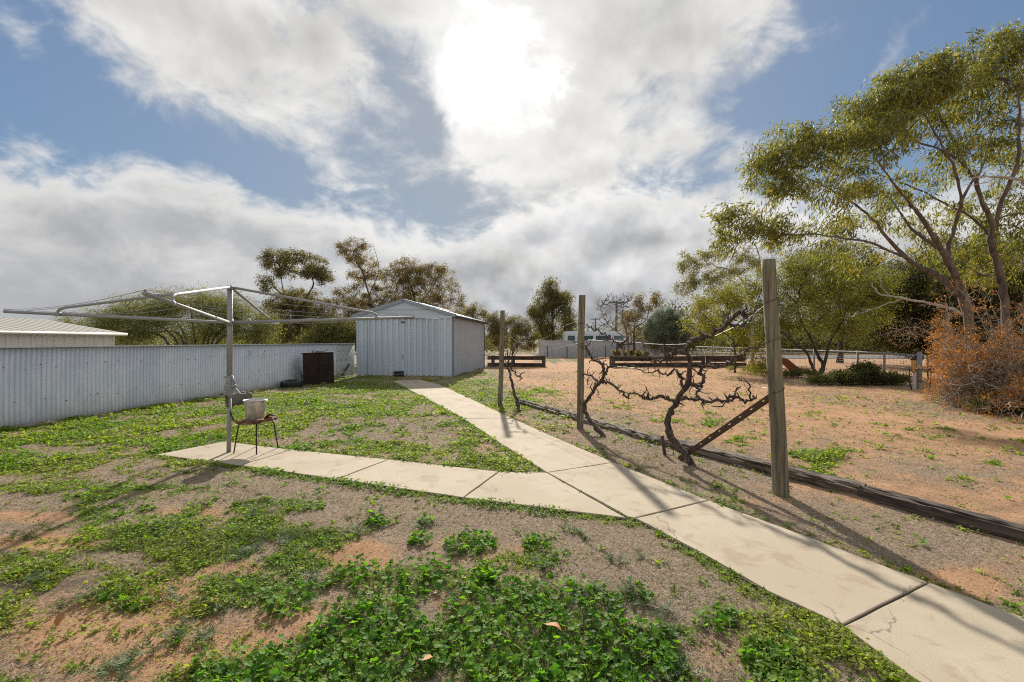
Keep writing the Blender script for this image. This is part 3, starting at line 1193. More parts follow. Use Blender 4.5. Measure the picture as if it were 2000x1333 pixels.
dry_leaf(1080, 1248, .09, 1.2, .25, 'curled orange dry leaf lying on the green mallow carpet', .075)
dry_leaf(838, 1312, .07, 2.4, .5, 'red brown dead leaf between mallow leaves at the bottom edge', .07)
dry_leaf(418, 1180, .06, .4, .6, 'brown fallen leaf on the weeds left of the mallow carpet', .03)
dry_leaf(855, 1163, .06, 2.8, .4, 'orange dry leaf under the mallow clump', .02)
dry_leaf(116, 1218, .06, .2, 1.2, 'brown dead leaf standing up in weeds near the left edge', .03)

# ------------------------------------------------------------------ corrugated sheets
def corrugated(name, width, height, pitch, amp, mat, seg=8, shape='sine', rows=1):
    """one sheet: x along the width, ribs in -y, z up from 0"""
    vs, fs = [], []
    brk = {'sine': [i / seg for i in range(seg)], 'rib': [0, .16, .22, .92, .97], 'pan': [0, .18, .25, .75, .82], 'ridge': [0, .09, .18, .27, .36]}[shape]
    hgt = {'rib': {0: 1, .16: 1, .22: 0, .92: 0, .97: 1}, 'pan': {0: 1, .18: 1, .25: 0, .75: 0, .82: 1}, 'ridge': {0: 0, .09: .6, .18: 1, .27: .6, .36: 0}}.get(shape)
    np_ = int(round(width / pitch))
    tt_ = [(k, b_) for k in range(np_) for b_ in brk] + [(np_, brk[0])]
    n = len(tt_) - 1
    xs = [(k + b_) * width / np_ for k, b_ in tt_]
    for r in range(rows + 1):
        for x, (_, t) in zip(xs, tt_):
            if shape == 'sine':
                y = amp * .5 * math.cos(2 * math.pi * t)
            else:                        # ribs stand out towards -y
                y = -amp * hgt[t]
            vs.append((x, y, height * r / rows))
    k = n + 1
    for r in range(rows):
        for i in range(n):
            fs.append((r * k + i, r * k + i + 1, (r + 1) * k + i + 1, (r + 1) * k + i))
    mb = MB()
    mb.add(vs, fs, shape == 'sine')
    # thickness: a second skin 1.5 mm behind, closed along the top
    o = len(mb.v)
    mb.add([(x, y + .0015, z) for x, y, z in vs], [f[::-1] for f in fs], shape == 'sine')
    top = rows * k
    mb.f += [(top + i, top + i + 1, o + top + i + 1, o + top + i) for i in range(n)]
    mb.sm += [False] * n
    return mb.mesh(name, M[mat])


def ribbed_run(sheet_name, mesh, parent, a, b, width, z=0.0, jz=0.0, flip=False, dev=0.004, lap=0.0):
    """sheets side by side from a to b"""
    a, b = Vector(a), Vector(b)
    L = (b - a).length
    n = max(1, int(round(L / width)))
    ang = math.atan2(b.y - a.y, b.x - a.x)
    nrm_ = Vector((-math.sin(ang), math.cos(ang), 0))
    for i in range(n):
        p = a + (b - a) * (i / n) + nrm_ * (dev * (i % 2))
        piece(sheet_name, mesh, parent, (p.x, p.y, z + (random.uniform(-jz, jz) if jz else 0)), (0, 0, ang), (L / n / width, 1, 1))


# left boundary fence
FA = Vector((-9.35, 2.13, 0))
FB = Vector((-6.90, 19.3, 0))
fdir = (FB - FA).normalized()
fnor = Vector((fdir.y, -fdir.x, 0))          # towards the yard
fence = thing('corrugated_fence', 'long grey corrugated iron fence along the left side of the yard', 'fence', FA)
sheet = corrugated('fence_sheet', .762, 1.36, .0762, .018, 'fence_steel', 8)
sheet_b = corrugated('fence_sheet_lichen', .762, 1.36, .0762, .012, 'fence_steel_lichen', 8)
L = (FB - FA).length
nS = int(L / .762)
# sheets run from the far end to the near end so that their ribs face the yard
ang_f = math.atan2(-fdir.y, -fdir.x)
for i in range(nS):
    p = FB - fdir * (i * .762) - fnor * .0
    piece('sheet', sheet_b if i in (0, 1) else sheet, fence, (p.x, p.y, .03 + random.uniform(-.012, .012)), (0, random.uniform(-.004, .004), ang_f), (1, -1, 1))
mb = MB()
for zz in (.35, 1.08):
    a = FA - fnor * .05
    b = FB - fnor * .05
    mb.tube([a + Vector((0, 0, zz)), b + Vector((0, 0, zz))], .022, 6)
mb.build('rail', 'galv', fence)
cap = MB()  # strip added along the top to block sun spilling over the corrugations
cap.box((FA + FB) / 2 + Vector((0, 0, 1.393)) + fnor * .004, (L, .054, .024), ang_f)
cap.build('added_sun_cap', 'fence_steel', fence)
mb = MB()
for i in range(int(L / .38)):
    for zz in (.42, 1.06):
        p = FA + fdir * (i * .38 + random.uniform(0, .3)) + fnor * .007
        if random.random() < .2:
            continue
        mb.box((p.x, p.y, zz + random.uniform(-.05, .05)), (.013, .013, .013), ang_f)
tag(mb.build('screws', 'dark_steel', fence), kind='stuff')
for i in range(7):
    p = FA + fdir * (i * 2.8 + .4) - fnor * .09
    MB().tube([(p.x, p.y, -.1), (p.x, p.y, 1.33)], .03, 8).build('fence_post', 'galv', fence)


# ------------------------------------------------------------------ neighbour's shed behind the fence
def neighbour():
    # eave line parallel to the fence, 1.3 m behind it
    def behind(px, off):
        # intersection of the pixel column with the line parallel to the fence
        o = FA - fnor * off
        k = (px - CX) / FPX
        t = (k * o.y - o.x) / (fdir.x - k * fdir.y)
        return o + fdir * t
    E = behind(222, 1.6)                      # right (far) end of the wall
    ze = EYE + (CY - 650.5) * E.y / FPX       # eave height
    org = Vector((E.x, E.y, 0))
    t = thing('neighbour_shed', 'cream steel garden shed with ribbed roof behind the left fence', 'shed', org)
    W = 6.5
    A = E - fdir * W
    m = corrugated('shed_wall_sheet', .80, ze - .02, .20, .03, 'cream_steel', 10, 'rib')
    n = 8
    ang = math.atan2(-fdir.y, -fdir.x)
    for i in range(n):
        p = E - fdir * (i * W / n)
        piece('wall_sheet', m, t, (p.x, p.y, 0), (0, 0, ang), (W / n / .8, -1, 1))
    back = -fnor
    D = 4.6
    # far gable wall
    rise = .34
    B = E + back * D
    Cc = E + back * (D / 2)
    g = MB()
    g.add([(E.x, E.y, 0), (B.x, B.y, 0), (B.x, B.y, ze), (Cc.x, Cc.y, ze + rise), (E.x, E.y, ze)], [(0, 1, 2, 3, 4)])
    g.build('gable_wall', 'cream_steel', t)
    # roof slope facing the yard, laid as sheets
    up = (Cc - E) + Vector((0, 0, rise))
    sl = up.length * 1.08
    rs = corrugated('roof_sheet', .80, sl, .20, .05, 'cream_roof', 10, 'rib')
    xax = -fdir
    zax = up.normalized()
    yax = zax.cross(xax)
    for i in range(n + 1):
        p = E + fdir * .18 - fdir * (i * .8) - up * .07 + Vector((0, 0, ze + .02))
        o = piece('roof_sheet', rs, t, p)
        o.rotation_euler = Matrix((xax, yax, zax)).transposed().to_euler()
    r2 = MB()
    p0, p1 = E + fdir * .18 + Vector((0, 0, ze + .02)), A + Vector((0, 0, ze + .02))
    q0, q1 = Cc + fdir * .18 + Vector((0, 0, ze + rise + .02)), Cc - fdir * W + Vector((0, 0, ze + rise + .02))
    s0, s1 = B + fdir * .18 + Vector((0, 0, ze + .0)), B - fdir * W + Vector((0, 0, ze + .0))
    r2.add([q0, q1, s1, s0], [(0, 1, 2, 3)])
    r2.build('rear_roof', 'cream_roof', t)
    fa = MB()
    fa.tube([p0 - up * .07 + Vector((0, 0, -.03)), p1 - up * .07 + Vector((0, 0, -.03))], .035, 6)
    fa.build('gutter', 'cream_steel', t)


neighbour()


# ------------------------------------------------------------------ garden shed
def garden_shed():
    rot = R(-7.0)                       # side walls run 7 degrees to the right of straight away
    c = Vector((-2.49, 18.3, 0))        # front right corner
    ex = Vector((math.cos(rot), math.sin(rot), 0))
    ey = Vector((-math.sin(rot), math.cos(rot), 0))
    W, D, Hw, Hr = 4.16, 7.0, 2.57, 3.17
    fl = c - ex * W
    t = thing('garden_shed', 'pale grey steel garden shed with low gable roof at the end of the path', 'shed', fl)

    def at(u, v, z=0.0):
        return fl + ex * u + ey * v + Vector((0, 0, z))
    ang = rot
    # front: left panel, double sliding door, right panel
    lp = corrugated('front_sheet', .52, 2.45, .26, .055, 'shed_steel', 12, 'pan')
    piece('wall_sheet', lp, t, at(0, 0), (0, 0, ang), (1, 1, 1))
    piece('wall_sheet', lp, t, at(3.60, -.03), (0, 0, ang), (.56 / .52, 1, 1))
    door = MB()
    door.box(at(2.06, .05, 1.22), (3.08, .03, 2.40), ang)
    dr = door.build('door', 'shed_steel', t)
    dm = corrugated('door_sheet', .77, 2.38, .257, .06, 'shed_steel', 12, 'pan')
    for i in range(4):
        piece('door_sheet', dm, dr, at(.525 + i * .77, -.005, .04), (0, 0, ang))
    h = MB()
    h.tube([at(2.06, -.06, .82), at(2.06, -.06, .94)], .02, 8)
    h.box(at(2.06, -.055, .78), (.05, .03, .05), ang)
    h.build('handle', 'galv', dr)
    for u_ in (.515, 3.595):  # dark strips stand in for the shaded gap on each side of the door
        MB().box(at(u_, -.035, 1.25), (.022, .06, 2.44), ang).build('dark_gap_strip', 'dark_steel', t)
    hd = MB()
    hd.box(at(W / 2, -.05, 2.49), (W + .02, .09, .10), ang)
    hd.build('header', 'shed_steel', t)
    bd = MB()
    bd.lathe([(.0, 0), (.085, 0), (.085, .015), (0, .015)], at(2.06, -.09, 2.30), 20, Matrix.Rotation(rot, 3, 'Z') @ Matrix.Rotation(R(90), 3, 'X') @ Matrix.Diagonal((1, .5, 1)))
    badge = bd.build('badge', 'dark_steel', t)
    b2 = MB()
    b2.lathe([(.0, 0), (.05, 0), (.05, .006), (0, .006)], at(2.06, -.106, 2.30), 16, Matrix.Rotation(rot, 3, 'Z') @ Matrix.Rotation(R(90), 3, 'X') @ Matrix.Diagonal((1, .35, 1)))
    b2.build('badge_plate', 'white_trim', badge)
    # gable: two horizontal sheets and a cap
    for z0, z1 in ((2.54, 2.80), (2.815, 3.14)):
        u0 = (z0 - Hw) / (Hr - Hw) * W / 2
        u1 = (z1 - Hw) / (Hr - Hw) * W / 2
        u0 = max(0, u0)
        g = MB()
        vs = []
        for k in range(2):
            y = -.02 - k * .02
            vs += [at(u0 + .02, y, z0), at(W - u0 - .02, y, z0), at(W - u1, y, z1), at(u1, y, z1)]
        g.add(vs, [(4, 5, 6, 7), (0, 3, 2, 1), (0, 1, 5, 4), (2, 3, 7, 6), (1, 2, 6, 5), (3, 0, 4, 7)])
        g.build('gable_sheet', 'shed_steel', t)
    # side walls
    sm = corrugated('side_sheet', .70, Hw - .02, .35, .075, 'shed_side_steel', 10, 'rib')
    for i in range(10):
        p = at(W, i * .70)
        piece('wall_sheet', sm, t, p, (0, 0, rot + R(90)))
    sm2 = corrugated('side_sheet_left', .70, Hw - .02, .175, .028, 'shed_steel', 6, 'rib')
    for i in range(10):
        p = at(0, (i + 1) * .70)
        piece('wall_sheet', sm2, t, p, (0, 0, rot - R(90)))
    MB().box(at(W / 2, D, 1.28), (W, .02, 2.56), ang).build('rear_wall', 'shed_steel', t)
    MB().box(at(W + .02, D + .01, 1.25), (.09, .09, 2.5), ang).build('downpipe', 'dark_steel', t)
    MB().box(at(W / 2, D / 2, .02), (W + .04, D + .04, .10), ang).build('floor_slab', 'concrete', t)
    MB().box(at(W - .02, .01, 1.26), (.07, .07, 2.5), ang).build('corner_flashing', 'shed_steel', t)
    # roof: sheets on both slopes, ridge cap and barge flashings
    half = W / 2 + .16
    rise = (Hr - Hw)
    sl = math.hypot(half, rise * half / (W / 2))
    rm = corrugated('shed_roof_sheet', .74, sl, .185, .03, 'roof_steel', 10, 'rib')
    for s in (0, 1):
        d = (ex * (W / 2) + Vector((0, 0, rise))) if s == 0 else (-ex * (W / 2) + Vector((0, 0, rise)))
        zax = d.normalized()
        xax = -ey if s == 0 else ey
        yax = zax.cross(xax)
        e0 = at(-.16 if s == 0 else W + .16, 0, Hw - rise * .16 / (W / 2) + .03)
        for i in range(10):
            v = (-.10 + (i + 1) * .74) if s == 0 else (-.10 + i * .74)
            o = piece('roof_sheet', rm, t, e0 + ey * v)
            o.rotation_euler = Matrix((xax, yax, zax)).transposed().to_euler()
    rc = MB()
    rc.tube([at(W / 2, -.12, Hr + .05), at(W / 2, D + .2, Hr + .05)], .07, 8)
    rc.build('ridge_cap', 'roof_steel', t)
    for s in (0, 1):
        a = at(-.17 if s == 0 else W + .17, -.11, Hw - rise * .16 / (W / 2) + .02)
        b = at(W / 2, -.11, Hr + .03)
        d = b - a
        m_ = MB()
        up = Vector((0, 0, .13))
        k = ey * .12
        m_.add([a, b, b + up * .6, a + up * .6, a + k, b + k, b + up * .6 + k, a + up * .6 + k, a - up * .5, b - up * .5, b - up * .5 + k * .2, a - up * .5 + k * .2],
               [(0, 1, 2, 3), (3, 2, 6, 7), (8, 9, 1, 0), (4, 7, 6, 5), (8, 11, 10, 9), (0, 3, 7, 4), (1, 5, 6, 2)])
        m_.build('barge_flashing', 'roof_steel', t)
        g = MB()
        u = -.17 if s == 0 else W + .17
        g.box(at(u, D / 2, Hw - .06), (.09, D + .2, .09), ang)
        g.build('gutter', 'dark_steel' if s else 'roof_steel', t)
    # dark crate at the foot of the door
    p = at(1.95, -.25, 0)
    k = thing('crate', 'small dark wire fronted box on the ground against the shed door', 'crate', p)
    b = MB()
    w, d, hh = .34, .24, .24
    b.box(p + Vector((0, 0, .02)), (w, d, .03), ang)
    b.box(p + ey * (d / 2 - .012) + Vector((0, 0, hh / 2)), (w, .02, hh), ang)
    for s in (-1, 1):
        b.box(p + ex * s * (w / 2 - .01) + Vector((0, 0, hh / 2)), (.02, d, hh), ang)
    b.box(p + Vector((0, 0, hh)), (w, d, .02), ang)
    b.build('box_body', 'black_plastic', k)
    f = MB()
    for i in range(4):
        f.box(p - ey * (d / 2) + Vector((0, 0, .05 + i * .06)), (w, .01, .012), ang)
    f.build('front_grille', 'galv', k)


garden_shed()


# ------------------------------------------------------------------ rotary clothesline
def clothesline():
    b = Vector((-3.78, 5.877, 0))
    t = thing('rotary_clothesline', 'galvanised rotary clothesline with four arms standing on the concrete', 'clothesline', b + Vector((0, 0, PZ)))
    lean = Vector((.018, 0, 0))

    def ax(z):
        return b + lean * (z / 2.2) + Vector((0, 0, z))
    MB().tube([ax(PZ - .02), ax(.78)], .0275, 14).build('lower_pole', 'galv', t)
    MB().tube([ax(.95), ax(2.214)], .033, 14).tube([ax(1.70), ax(1.79)], .042, 14).tube([ax(2.19), ax(2.235)], .042, 14).build('upper_pole', 'galv', t)
    hs = MB()
    hs.lathe([(.03, .74), (.040, .745), (.046, .80), (.057, .885), (.060, .895), (.060, .915), (.052, .925), (.045, .985), (.038, 1.0), (.034, 1.03)], b + lean * .4, 18)
    for z in (.83, .945):
        hs.lathe([(0, 0), (.013, 0), (.013, .012), (0, .012)], b + lean * .4 + Vector((.012, -.057 if z < .9 else -.052, z)), 10, Matrix.Rotation(R(90), 3, 'X'))
    house = hs.build('crank_housing', 'galv', t)
    gk = MB()
    gk.tube([ax(.90) + Vector((.045, -.01, 0)), ax(.895) + Vector((.10, -.03, 0))], [.032, .028], 12)
    gk.tube([ax(1.02) + Vector((-.06, -.02, 0)), ax(1.03) + Vector((.06, -.02, 0))], .012, 8)
    gk.tube([ax(1.03) + Vector((.05, -.02, 0)), ax(.93) + Vector((.085, -.03, 0))], .014, 8)
    gk.build('gear_knuckle', 'galv', house)
    ck = MB()
    ck.tube([ax(.89) + Vector((.09, -.035, 0)), ax(.80) + Vector((.185, -.06, 0)), ax(.80) + Vector((.25, -.055, .005))], .009, 8)
    ck.build('crank_handle', 'galv', house)
    hub = ax(1.743)
    top = ax(2.214)
    ends = [(Vector((-2.36, -.554, 0)), 1.856), (Vector((2.36, .554, 0)), 1.848), (Vector((.81, -2.32, 0)), 1.885), (Vector((-.60, 2.36, 0)), 1.835)]
    arms = []
    for d, z in ends:
        e = b + d + Vector((0, 0, z))
        arms.append((hub, e))
        u = (e - hub).normalized()
        a = MB().tube([hub + u * .02, e], [.020, .018], 12)
        arm = a.build('arm', 'galv', t)
        for tt in (.45, .6, .75, .9, .995):
            p = hub + (e - hub) * tt
            lp = [p + Vector((0, 0, .018)) + (u * math.cos(s) * .012 + Vector((0, 0, 1)) * math.sin(s) * .02) for s in [math.pi * i / 5 for i in range(6)]]
            MB().tube(lp, .0035, 5).build('line_hook', 'wire', arm)
        j = hub + (e - hub) * .78
        # stay: straight tube whose end bends down on to the arm
        q = j + Vector((0, 0, .075)) - u * .02
        s0 = top + u * .03
        MB().tube([s0, s0 + (q - s0) * .97, q + Vector((0, 0, -.012)), j + Vector((0, 0, .03)), j], [.017, .017, .017, .016, .016], 10).build('stay', 'galv', t)
        MB().tube([j - u * .03, j + u * .03], .026, 12).build('clamp', 'galv', t)
    order = [0, 2, 1, 3]
    for tt in (.45, .6, .75, .9, .995):
        for k in range(4):
            a, c = arms[order[k]], arms[order[(k + 1) % 4]]
            p = a[0] + (a[1] - a[0]) * tt
            q = c[0] + (c[1] - c[0]) * tt
            pts = []
            sag = random.uniform(.015, .07)
            for i in range(9):
                s = i / 8
                pts.append(p + (q - p) * s + Vector((0, 0, .03 - sag * 4 * s * (1 - s))))
            MB().tube(pts, .003, 4).build('line', 'wire', t)


clothesline()


# ------------------------------------------------------------------ chair and bucket
def chair():
    feet = [Vector((-3.677, 5.82, PZ)), Vector((-3.334, 5.746, PZ)), Vector((-3.241, 6.10, PZ)), Vector((-3.584, 6.175, PZ))]
    c = sum(feet, Vector()) / 4
    t = thing('old_chair', 'broken old chair with torn brown seat and thin black steel legs', 'chair', c)
    zs = .40
    tops = [c + (f - c) * .80 + Vector((0, 0, zs - PZ)) for f in feet]
    for f, p in zip(feet, tops):
        inn = c + (p - c) * .55
        inn.z = p.z
        MB().tube([f, p + Vector((0, 0, -.03)), p + (inn - p) * .3 + Vector((0, 0, .01)), inn + Vector((0, 0, .006))], .0085, 8).build('leg', 'dark_steel', t)
    u = ((feet[1] + feet[2]) / 2 - (feet[0] + feet[3]) / 2).normalized()      # forwards
    w = Vector((-u.y, u.x, 0))
    z = Vector((0, 0, 1))
    sc_ = Vector((c.x, c.y, zs + .010)) + u * .015
    # seat: cushion slab with torn lumpy outline
    s = MB()
    n = 28
    ring = []
    for k, (rr, dz) in enumerate(((.80, -.018), (1.0, -.012), (1.04, .008), (.98, .026), (.80, .034), (.45, .030), (.02, .028))):
        for i in range(n):
            a = 2 * math.pi * i / n
            sq = 1 / max(abs(math.cos(a)), abs(math.sin(a))) ** .62
            r = .195 * sq * rr * (1 + random.uniform(-.05, .05) * (k < 5))
            ring.append(sc_ + (u * math.cos(a) + w * math.sin(a)) * r + z * (dz + random.uniform(-.008, .012) * (1 < k < 6) + .03 * max(0, math.cos(a)) * rr))
    fs = [(k * n + i, k * n + (i + 1) % n, (k + 1) * n + (i + 1) % n, (k + 1) * n + i) for k in range(6) for i in range(n)] + [tuple(range(n))[::-1]]
    s.add(ring, fs, False)
    seat = s.build('seat', 'torn_vinyl', t)
    # torn flap curling at the front corner
    fl = MB()
    fp = sc_ + u * .13 + w * .06 + z * .05
    vs = []
    for i in range(5):
        for j in range(4):
            vs.append(fp + u * (i * .03 - .05) - w * (j * .05 - .06) + z * (.012 * i + .02 * math.sin(i + j * 1.3)))
    fl.add(vs, [(i * 4 + j, i * 4 + j + 1, i * 4 + j + 5, i * 4 + j + 4) for i in range(4) for j in range(3)], True)
    fl.build('torn_flap', 'torn_vinyl', seat)
    # back stays and backrest
    back = c - u * .20
    for sgn in (-1, 1):
        MB().tube([c - u * .10 + w * sgn * .13 + z * (zs + .01 - 0), back - u * .02 + w * sgn * .15 + z * (zs + .02), back - u * .10 + w * sgn * .16 + z * .62, back - u * .13 + w * sgn * .165 + z * .74], .0085, 8).build('back_stay', 'dark_steel', t)
    bk = MB()
    nn, mm = 12, 5
    vs = []
    for side_ in (0, 1):
        for j in range(mm):
            for i in range(nn):
                s_ = i / (nn - 1) * 2 - 1
                hh = (j / (mm - 1) - .5)
                off = -.145 + .07 * s_ * s_ - .02 * hh
                th = (.016 * (1 - abs(hh) ** 3 * 3)) * (1 if side_ else -1)
                vs.append(back + u * (off + th) + w * (s_ * .215) + z * (.685 + hh * .17 * (1 - .12 * s_ ** 4) + random.uniform(-.004, .004)))
    o2 = nn * mm
    fs = []
    for j in range(mm - 1):
        for i in range(nn - 1):
            q = (j * nn + i, j * nn + i + 1, (j + 1) * nn + i + 1, (j + 1) * nn + i)
            fs += [q, tuple(k + o2 for k in q[::-1])]
    for i in range(nn - 1):
        fs += [(i + 1, i, o2 + i, o2 + i + 1), ((mm - 1) * nn + i, (mm - 1) * nn + i + 1, o2 + (mm - 1) * nn + i + 1, o2 + (mm - 1) * nn + i)]
    for j in range(mm - 1):
        fs += [(j * nn, (j + 1) * nn, o2 + (j + 1) * nn, o2 + j * nn), (j * nn + nn - 1, o2 + j * nn + nn - 1, o2 + (j + 1) * nn + nn - 1, (j + 1) * nn + nn - 1)]
    bk.add(vs, fs, True)
    bk.build('backrest', 'grey_vinyl', t)
    # bucket
    p = Vector((c.x, c.y, zs + .045)) - u * .005 - w * .02
    k = thing('metal_bucket', 'galvanised metal bucket sitting on the torn chair seat', 'bucket', p)
    b = MB()
    b.lathe([(0, 0), (.098, 0), (.100, .006), (.104, .012), (.127, .20), (.131, .205), (.129, .21), (.136, .252), (.142, .255), (.143, .263), (.138, .265), (.132, .258), (.100, .02), (0, .016)], p, 32)
    b.build('pail', 'bucket_zinc', k)
    for sgn in (-1, 1):
        e = MB()
        q = p + u * sgn * .140 + z * .235
        e.lathe([(0, 0), (.016, 0), (.016, .01), (0, .012)], q - u * sgn * .004, 10, Matrix((w, z, u * sgn)).transposed())
        e.build('ear', 'galv', k)
    hd = MB()
    pts = []
    for i in range(15):
        a = math.pi * i / 14
        pts.append(p + u * .146 * math.cos(a) + w * (.150 * math.sin(a)) + z * (.240 + .022 * math.sin(a)))
    hd.tube(pts, .0035, 6).build('handle', 'wire', k)


chair()


# ------------------------------------------------------------------ cabinet, tyre and rubbish by the fence
def junk():
    bl, br = G(592, 753), G(653, 751)
    u = (br - bl).normalized()
    w = Vector((-u.y, u.x, 0))
    c = (bl + br) / 2
    W = (br - bl).length
    t = thing('rusty_cabinet', 'dark rusty two door steel cabinet standing by the left fence', 'cabinet', c)
    Hh, D = 1.10, .55
    lean = Matrix.Rotation(R(-1.2), 3, w)
    rotm = Matrix((u, w, Vector((0, 0, 1)))).transposed()

    def bx(m, x, y, z, sx, sy, sz):
        m.box(c + lean @ (u * x + w * y + Vector((0, 0, z))), (sx, sy, sz), lean @ rotm)
    m = MB()
    bx(m, 0, D / 2 + .02, Hh / 2, W - .02, D - .04, Hh - .03)
    m.build('carcass', 'rust_dark', t, bevel=.004)
    for s in (-1, 1):
        d = MB()
        bx(d, s * W / 4, 0, Hh / 2, W / 2 - .012, .03, Hh - .05)
        dd = d.build('door', 'rust_dark', t, bevel=.004)
    hm = MB()
    p = c + lean @ (u * (W * .25) + w * -.02 + Vector((0, 0, .80)))
    hm.lathe([(.052, 0), (.064, 0), (.064, .012), (.052, .012)], p, 22, rotm @ Matrix.Rotation(R(90), 3, 'X') @ Matrix.Diagonal((1, 2.0, 1)), True)
    hm.build('handle_ring', 'rust_bar', dd)
    m = MB()
    bx(m, -W * .03, .0, Hh - .01, W + .015, .05, .025)
    bx(m, 0, D / 2, Hh + .002, W + .01, D, .02)
    m.build('top_plate', 'rust_dark', t)
    # bits on top
    q = c + lean @ (u * (-.10) + w * .15 + Vector((0, 0, Hh + .012)))
    k = thing('scrap_bracket', 'small rusty metal bracket lying on top of the rusty cabinet', 'scrap', q)
    m = MB()
    for x in (-.09, .09):
        m.box(q + u * x + Vector((0, 0, .03)), (.02, .16, .06), rotm)
    m.box(q + Vector((0, 0, .062)), (.22, .17, .012), rotm)
    m.build('frame', 'rust_bar', k)
    m = MB()
    m.tube([q + u * .02 + Vector((0, -.06, .02)), q + u * .10 + Vector((0, -.05, .022))], .015, 8)
    m.build('rod', 'galv', k)
    q2 = c + lean @ (u * .12 + w * .1 + Vector((0, 0, Hh + .012)))
    m = MB().tube([q2 + u * -.13 + Vector((0, 0, .012)), q2 + Vector((0, 0, .014)), q2 + u * .13 + Vector((0, 0, .05)), q2 + u * .20 + Vector((0, 0, .09))], [.014, .013, .012, .01], 7)
    tag(m.build('bent_pipe', 'rust_bar', org=q2), 'bent metal rod lying on the right of the cabinet top', 'pipe')
    # tyre
    p = G(570, 757)
    p.z = .0
    tt = thing('car_tyre', 'worn black car tyre lying flat beside the rusty cabinet', 'tyre', p)
    prof = []
    for i in range(16):
        a = 2 * math.pi * i / 16
        prof.append((.255 + .085 * math.copysign(abs(math.cos(a)) ** .7, math.cos(a)), .11 + .105 * math.copysign(abs(math.sin(a)) ** .55, math.sin(a))))
    MB().lathe(prof, p, 40, Matrix.Rotation(R(5), 3, 'X'), True).build('tread', 'rubber', tt)
    MB().lathe([(.20, .20), (.235, .222), (.29, .222), (.31, .205), (.29, .215), (.235, .214)], p, 40, Matrix.Rotation(R(5), 3, 'X'), True).build('sidewall', 'rubber_worn', tt)

    def rock(px, py, r, mat, lab, sq=.6, seed=0):
        b = G(px, py)
        bm = bmesh.new()
        bmesh.ops.create_icosphere(bm, subdivisions=2, radius=r)
        rg = random.Random(seed)
        k_ = [Vector((rg.uniform(-1, 1), rg.uniform(-1, 1), rg.uniform(-1, 1))).normalized() for _ in range(6)]
        for v in bm.verts:
            d = v.co.normalized()
            f = 1 - .28 * max(0, max(d.dot(q_) for q_ in k_) - .6) + rg.uniform(-.05, .05)
            v.co = Vector((v.co.x * f * 1.3, v.co.y * f, v.co.z * f * sq))
        me = bpy.data.meshes.new('stone')
        bm.to_mesh(me)
        bm.free()
        me.materials.append(M[mat])
        o = bpy.data.objects.new('stone', me)
        o.location = b + Vector((0, 0, r * sq * .5))
        o.rotation_euler = (0, 0, rg.uniform(0, 6))
        link(o)
        tag(o, lab, 'stone', 'rubble along the fence foot')
    rock(541, 756, .11, 'rock_pale', 'pale broken stone right next to the old tyre', .5, 1)
    rock(530, 759, .09, 'rock', 'grey stone second from the tyre at the fence foot', .5, 2)
    rock(518, 761, .10, 'rock', 'flat dark stone left of the pale stone by the fence', .4, 3)
    rock(545, 750, .10, 'rock', 'dark stone tucked behind the pale stone by the tyre', .6, 4)
    rock(473, 772, .13, 'rock', 'dark lump of rubble at the fence foot behind the bucket', .55, 5)
    rock(55, 835, .10, 'rock', 'dark earth lump under the fence near the left edge', .5, 6)
    rock(430, 777, .10, 'rock', 'dark stone under the fence just left of the clothesline pole', .4, 7)
    # plank leaning on the shed, dead sticks
    a, b = G(664, 739), P(682, 712, 18.3)
    a.z = .0
    m = MB()
    d = (b - a)
    m.tube([a, b], [.05, .05], 4, smooth_=False)
    tag(m.build('leaning_plank', 'dark_bark', org=a), 'dark timber plank leaning on the left corner of the shed', 'plank')
    for i, (x0, y0, x1, y1, lab) in enumerate([(650, 738, 674, 727, 'grey stick lying highest in the pile left of the shed'), (653, 741, 680, 737, 'grey stick lying lowest in the pile left of the shed'), (655, 735, 668, 741, 'short grey stick crossing the pile left of the shed')]):
        p0, p1 = P(x0, y0, 17.2), P(x1, y1, 17.6)
        p0.z, p1.z = max(.02, p0.z), max(.03, p1.z)
        m = MB().tube([p0, (p0 + p1) / 2 + Vector((0, 0, .05)), p1], [.018, .016, .01], 6)
        tag(m.build('stick', 'dead_twig', org=p0), lab, 'stick', 'sticks beside the shed')
    p0 = P(588, 742, 15.3)
    p0.z = 0
    m = MB().tube([p0, p0 + Vector((.03, 0, .25)), p0 + Vector((-.06, .05, .45)), p0 + Vector((-.12, .05, .62))], [.022, .018, .012, .004], 6)
    m.tube([p0 + Vector((.03, 0, .25)), p0 + Vector((.12, 0, .42))], [.012, .005], 5)
    m.tube([p0 + Vector((0, 0, .1)), p0 + Vector((-.15, -.05, .22))], [.012, .005], 5)
    tag(m.build('dead_branch', 'dark_bark', org=p0), 'dead upright branch between the tyre and the rusty cabinet', 'branch')


junk()

# ------------------------------------------------------------------ trellis posts, wires, vines
ROWD = Vector((RV1[0] - RV0[0], RV1[1] - RV0[1], 0)).normalized()


def RP(px, py, off=0.0):
    """pixel -> point in the vertical plane of the vine row (off: metres behind it)"""
    n = Vector((-ROWD.y, ROWD.x, 0))
    if n.y < 0:
        n = -n
    o = Vector((RV0[0], RV0[1], 0)) + n * off
    k = (px - CX) / FPX
    t = (k * o.y - o.x) / (ROWD.x - k * ROWD.y)
    p = o + ROWD * t
    return Vector((p.x, p.y, EYE - (py - CY) * p.y / FPX))


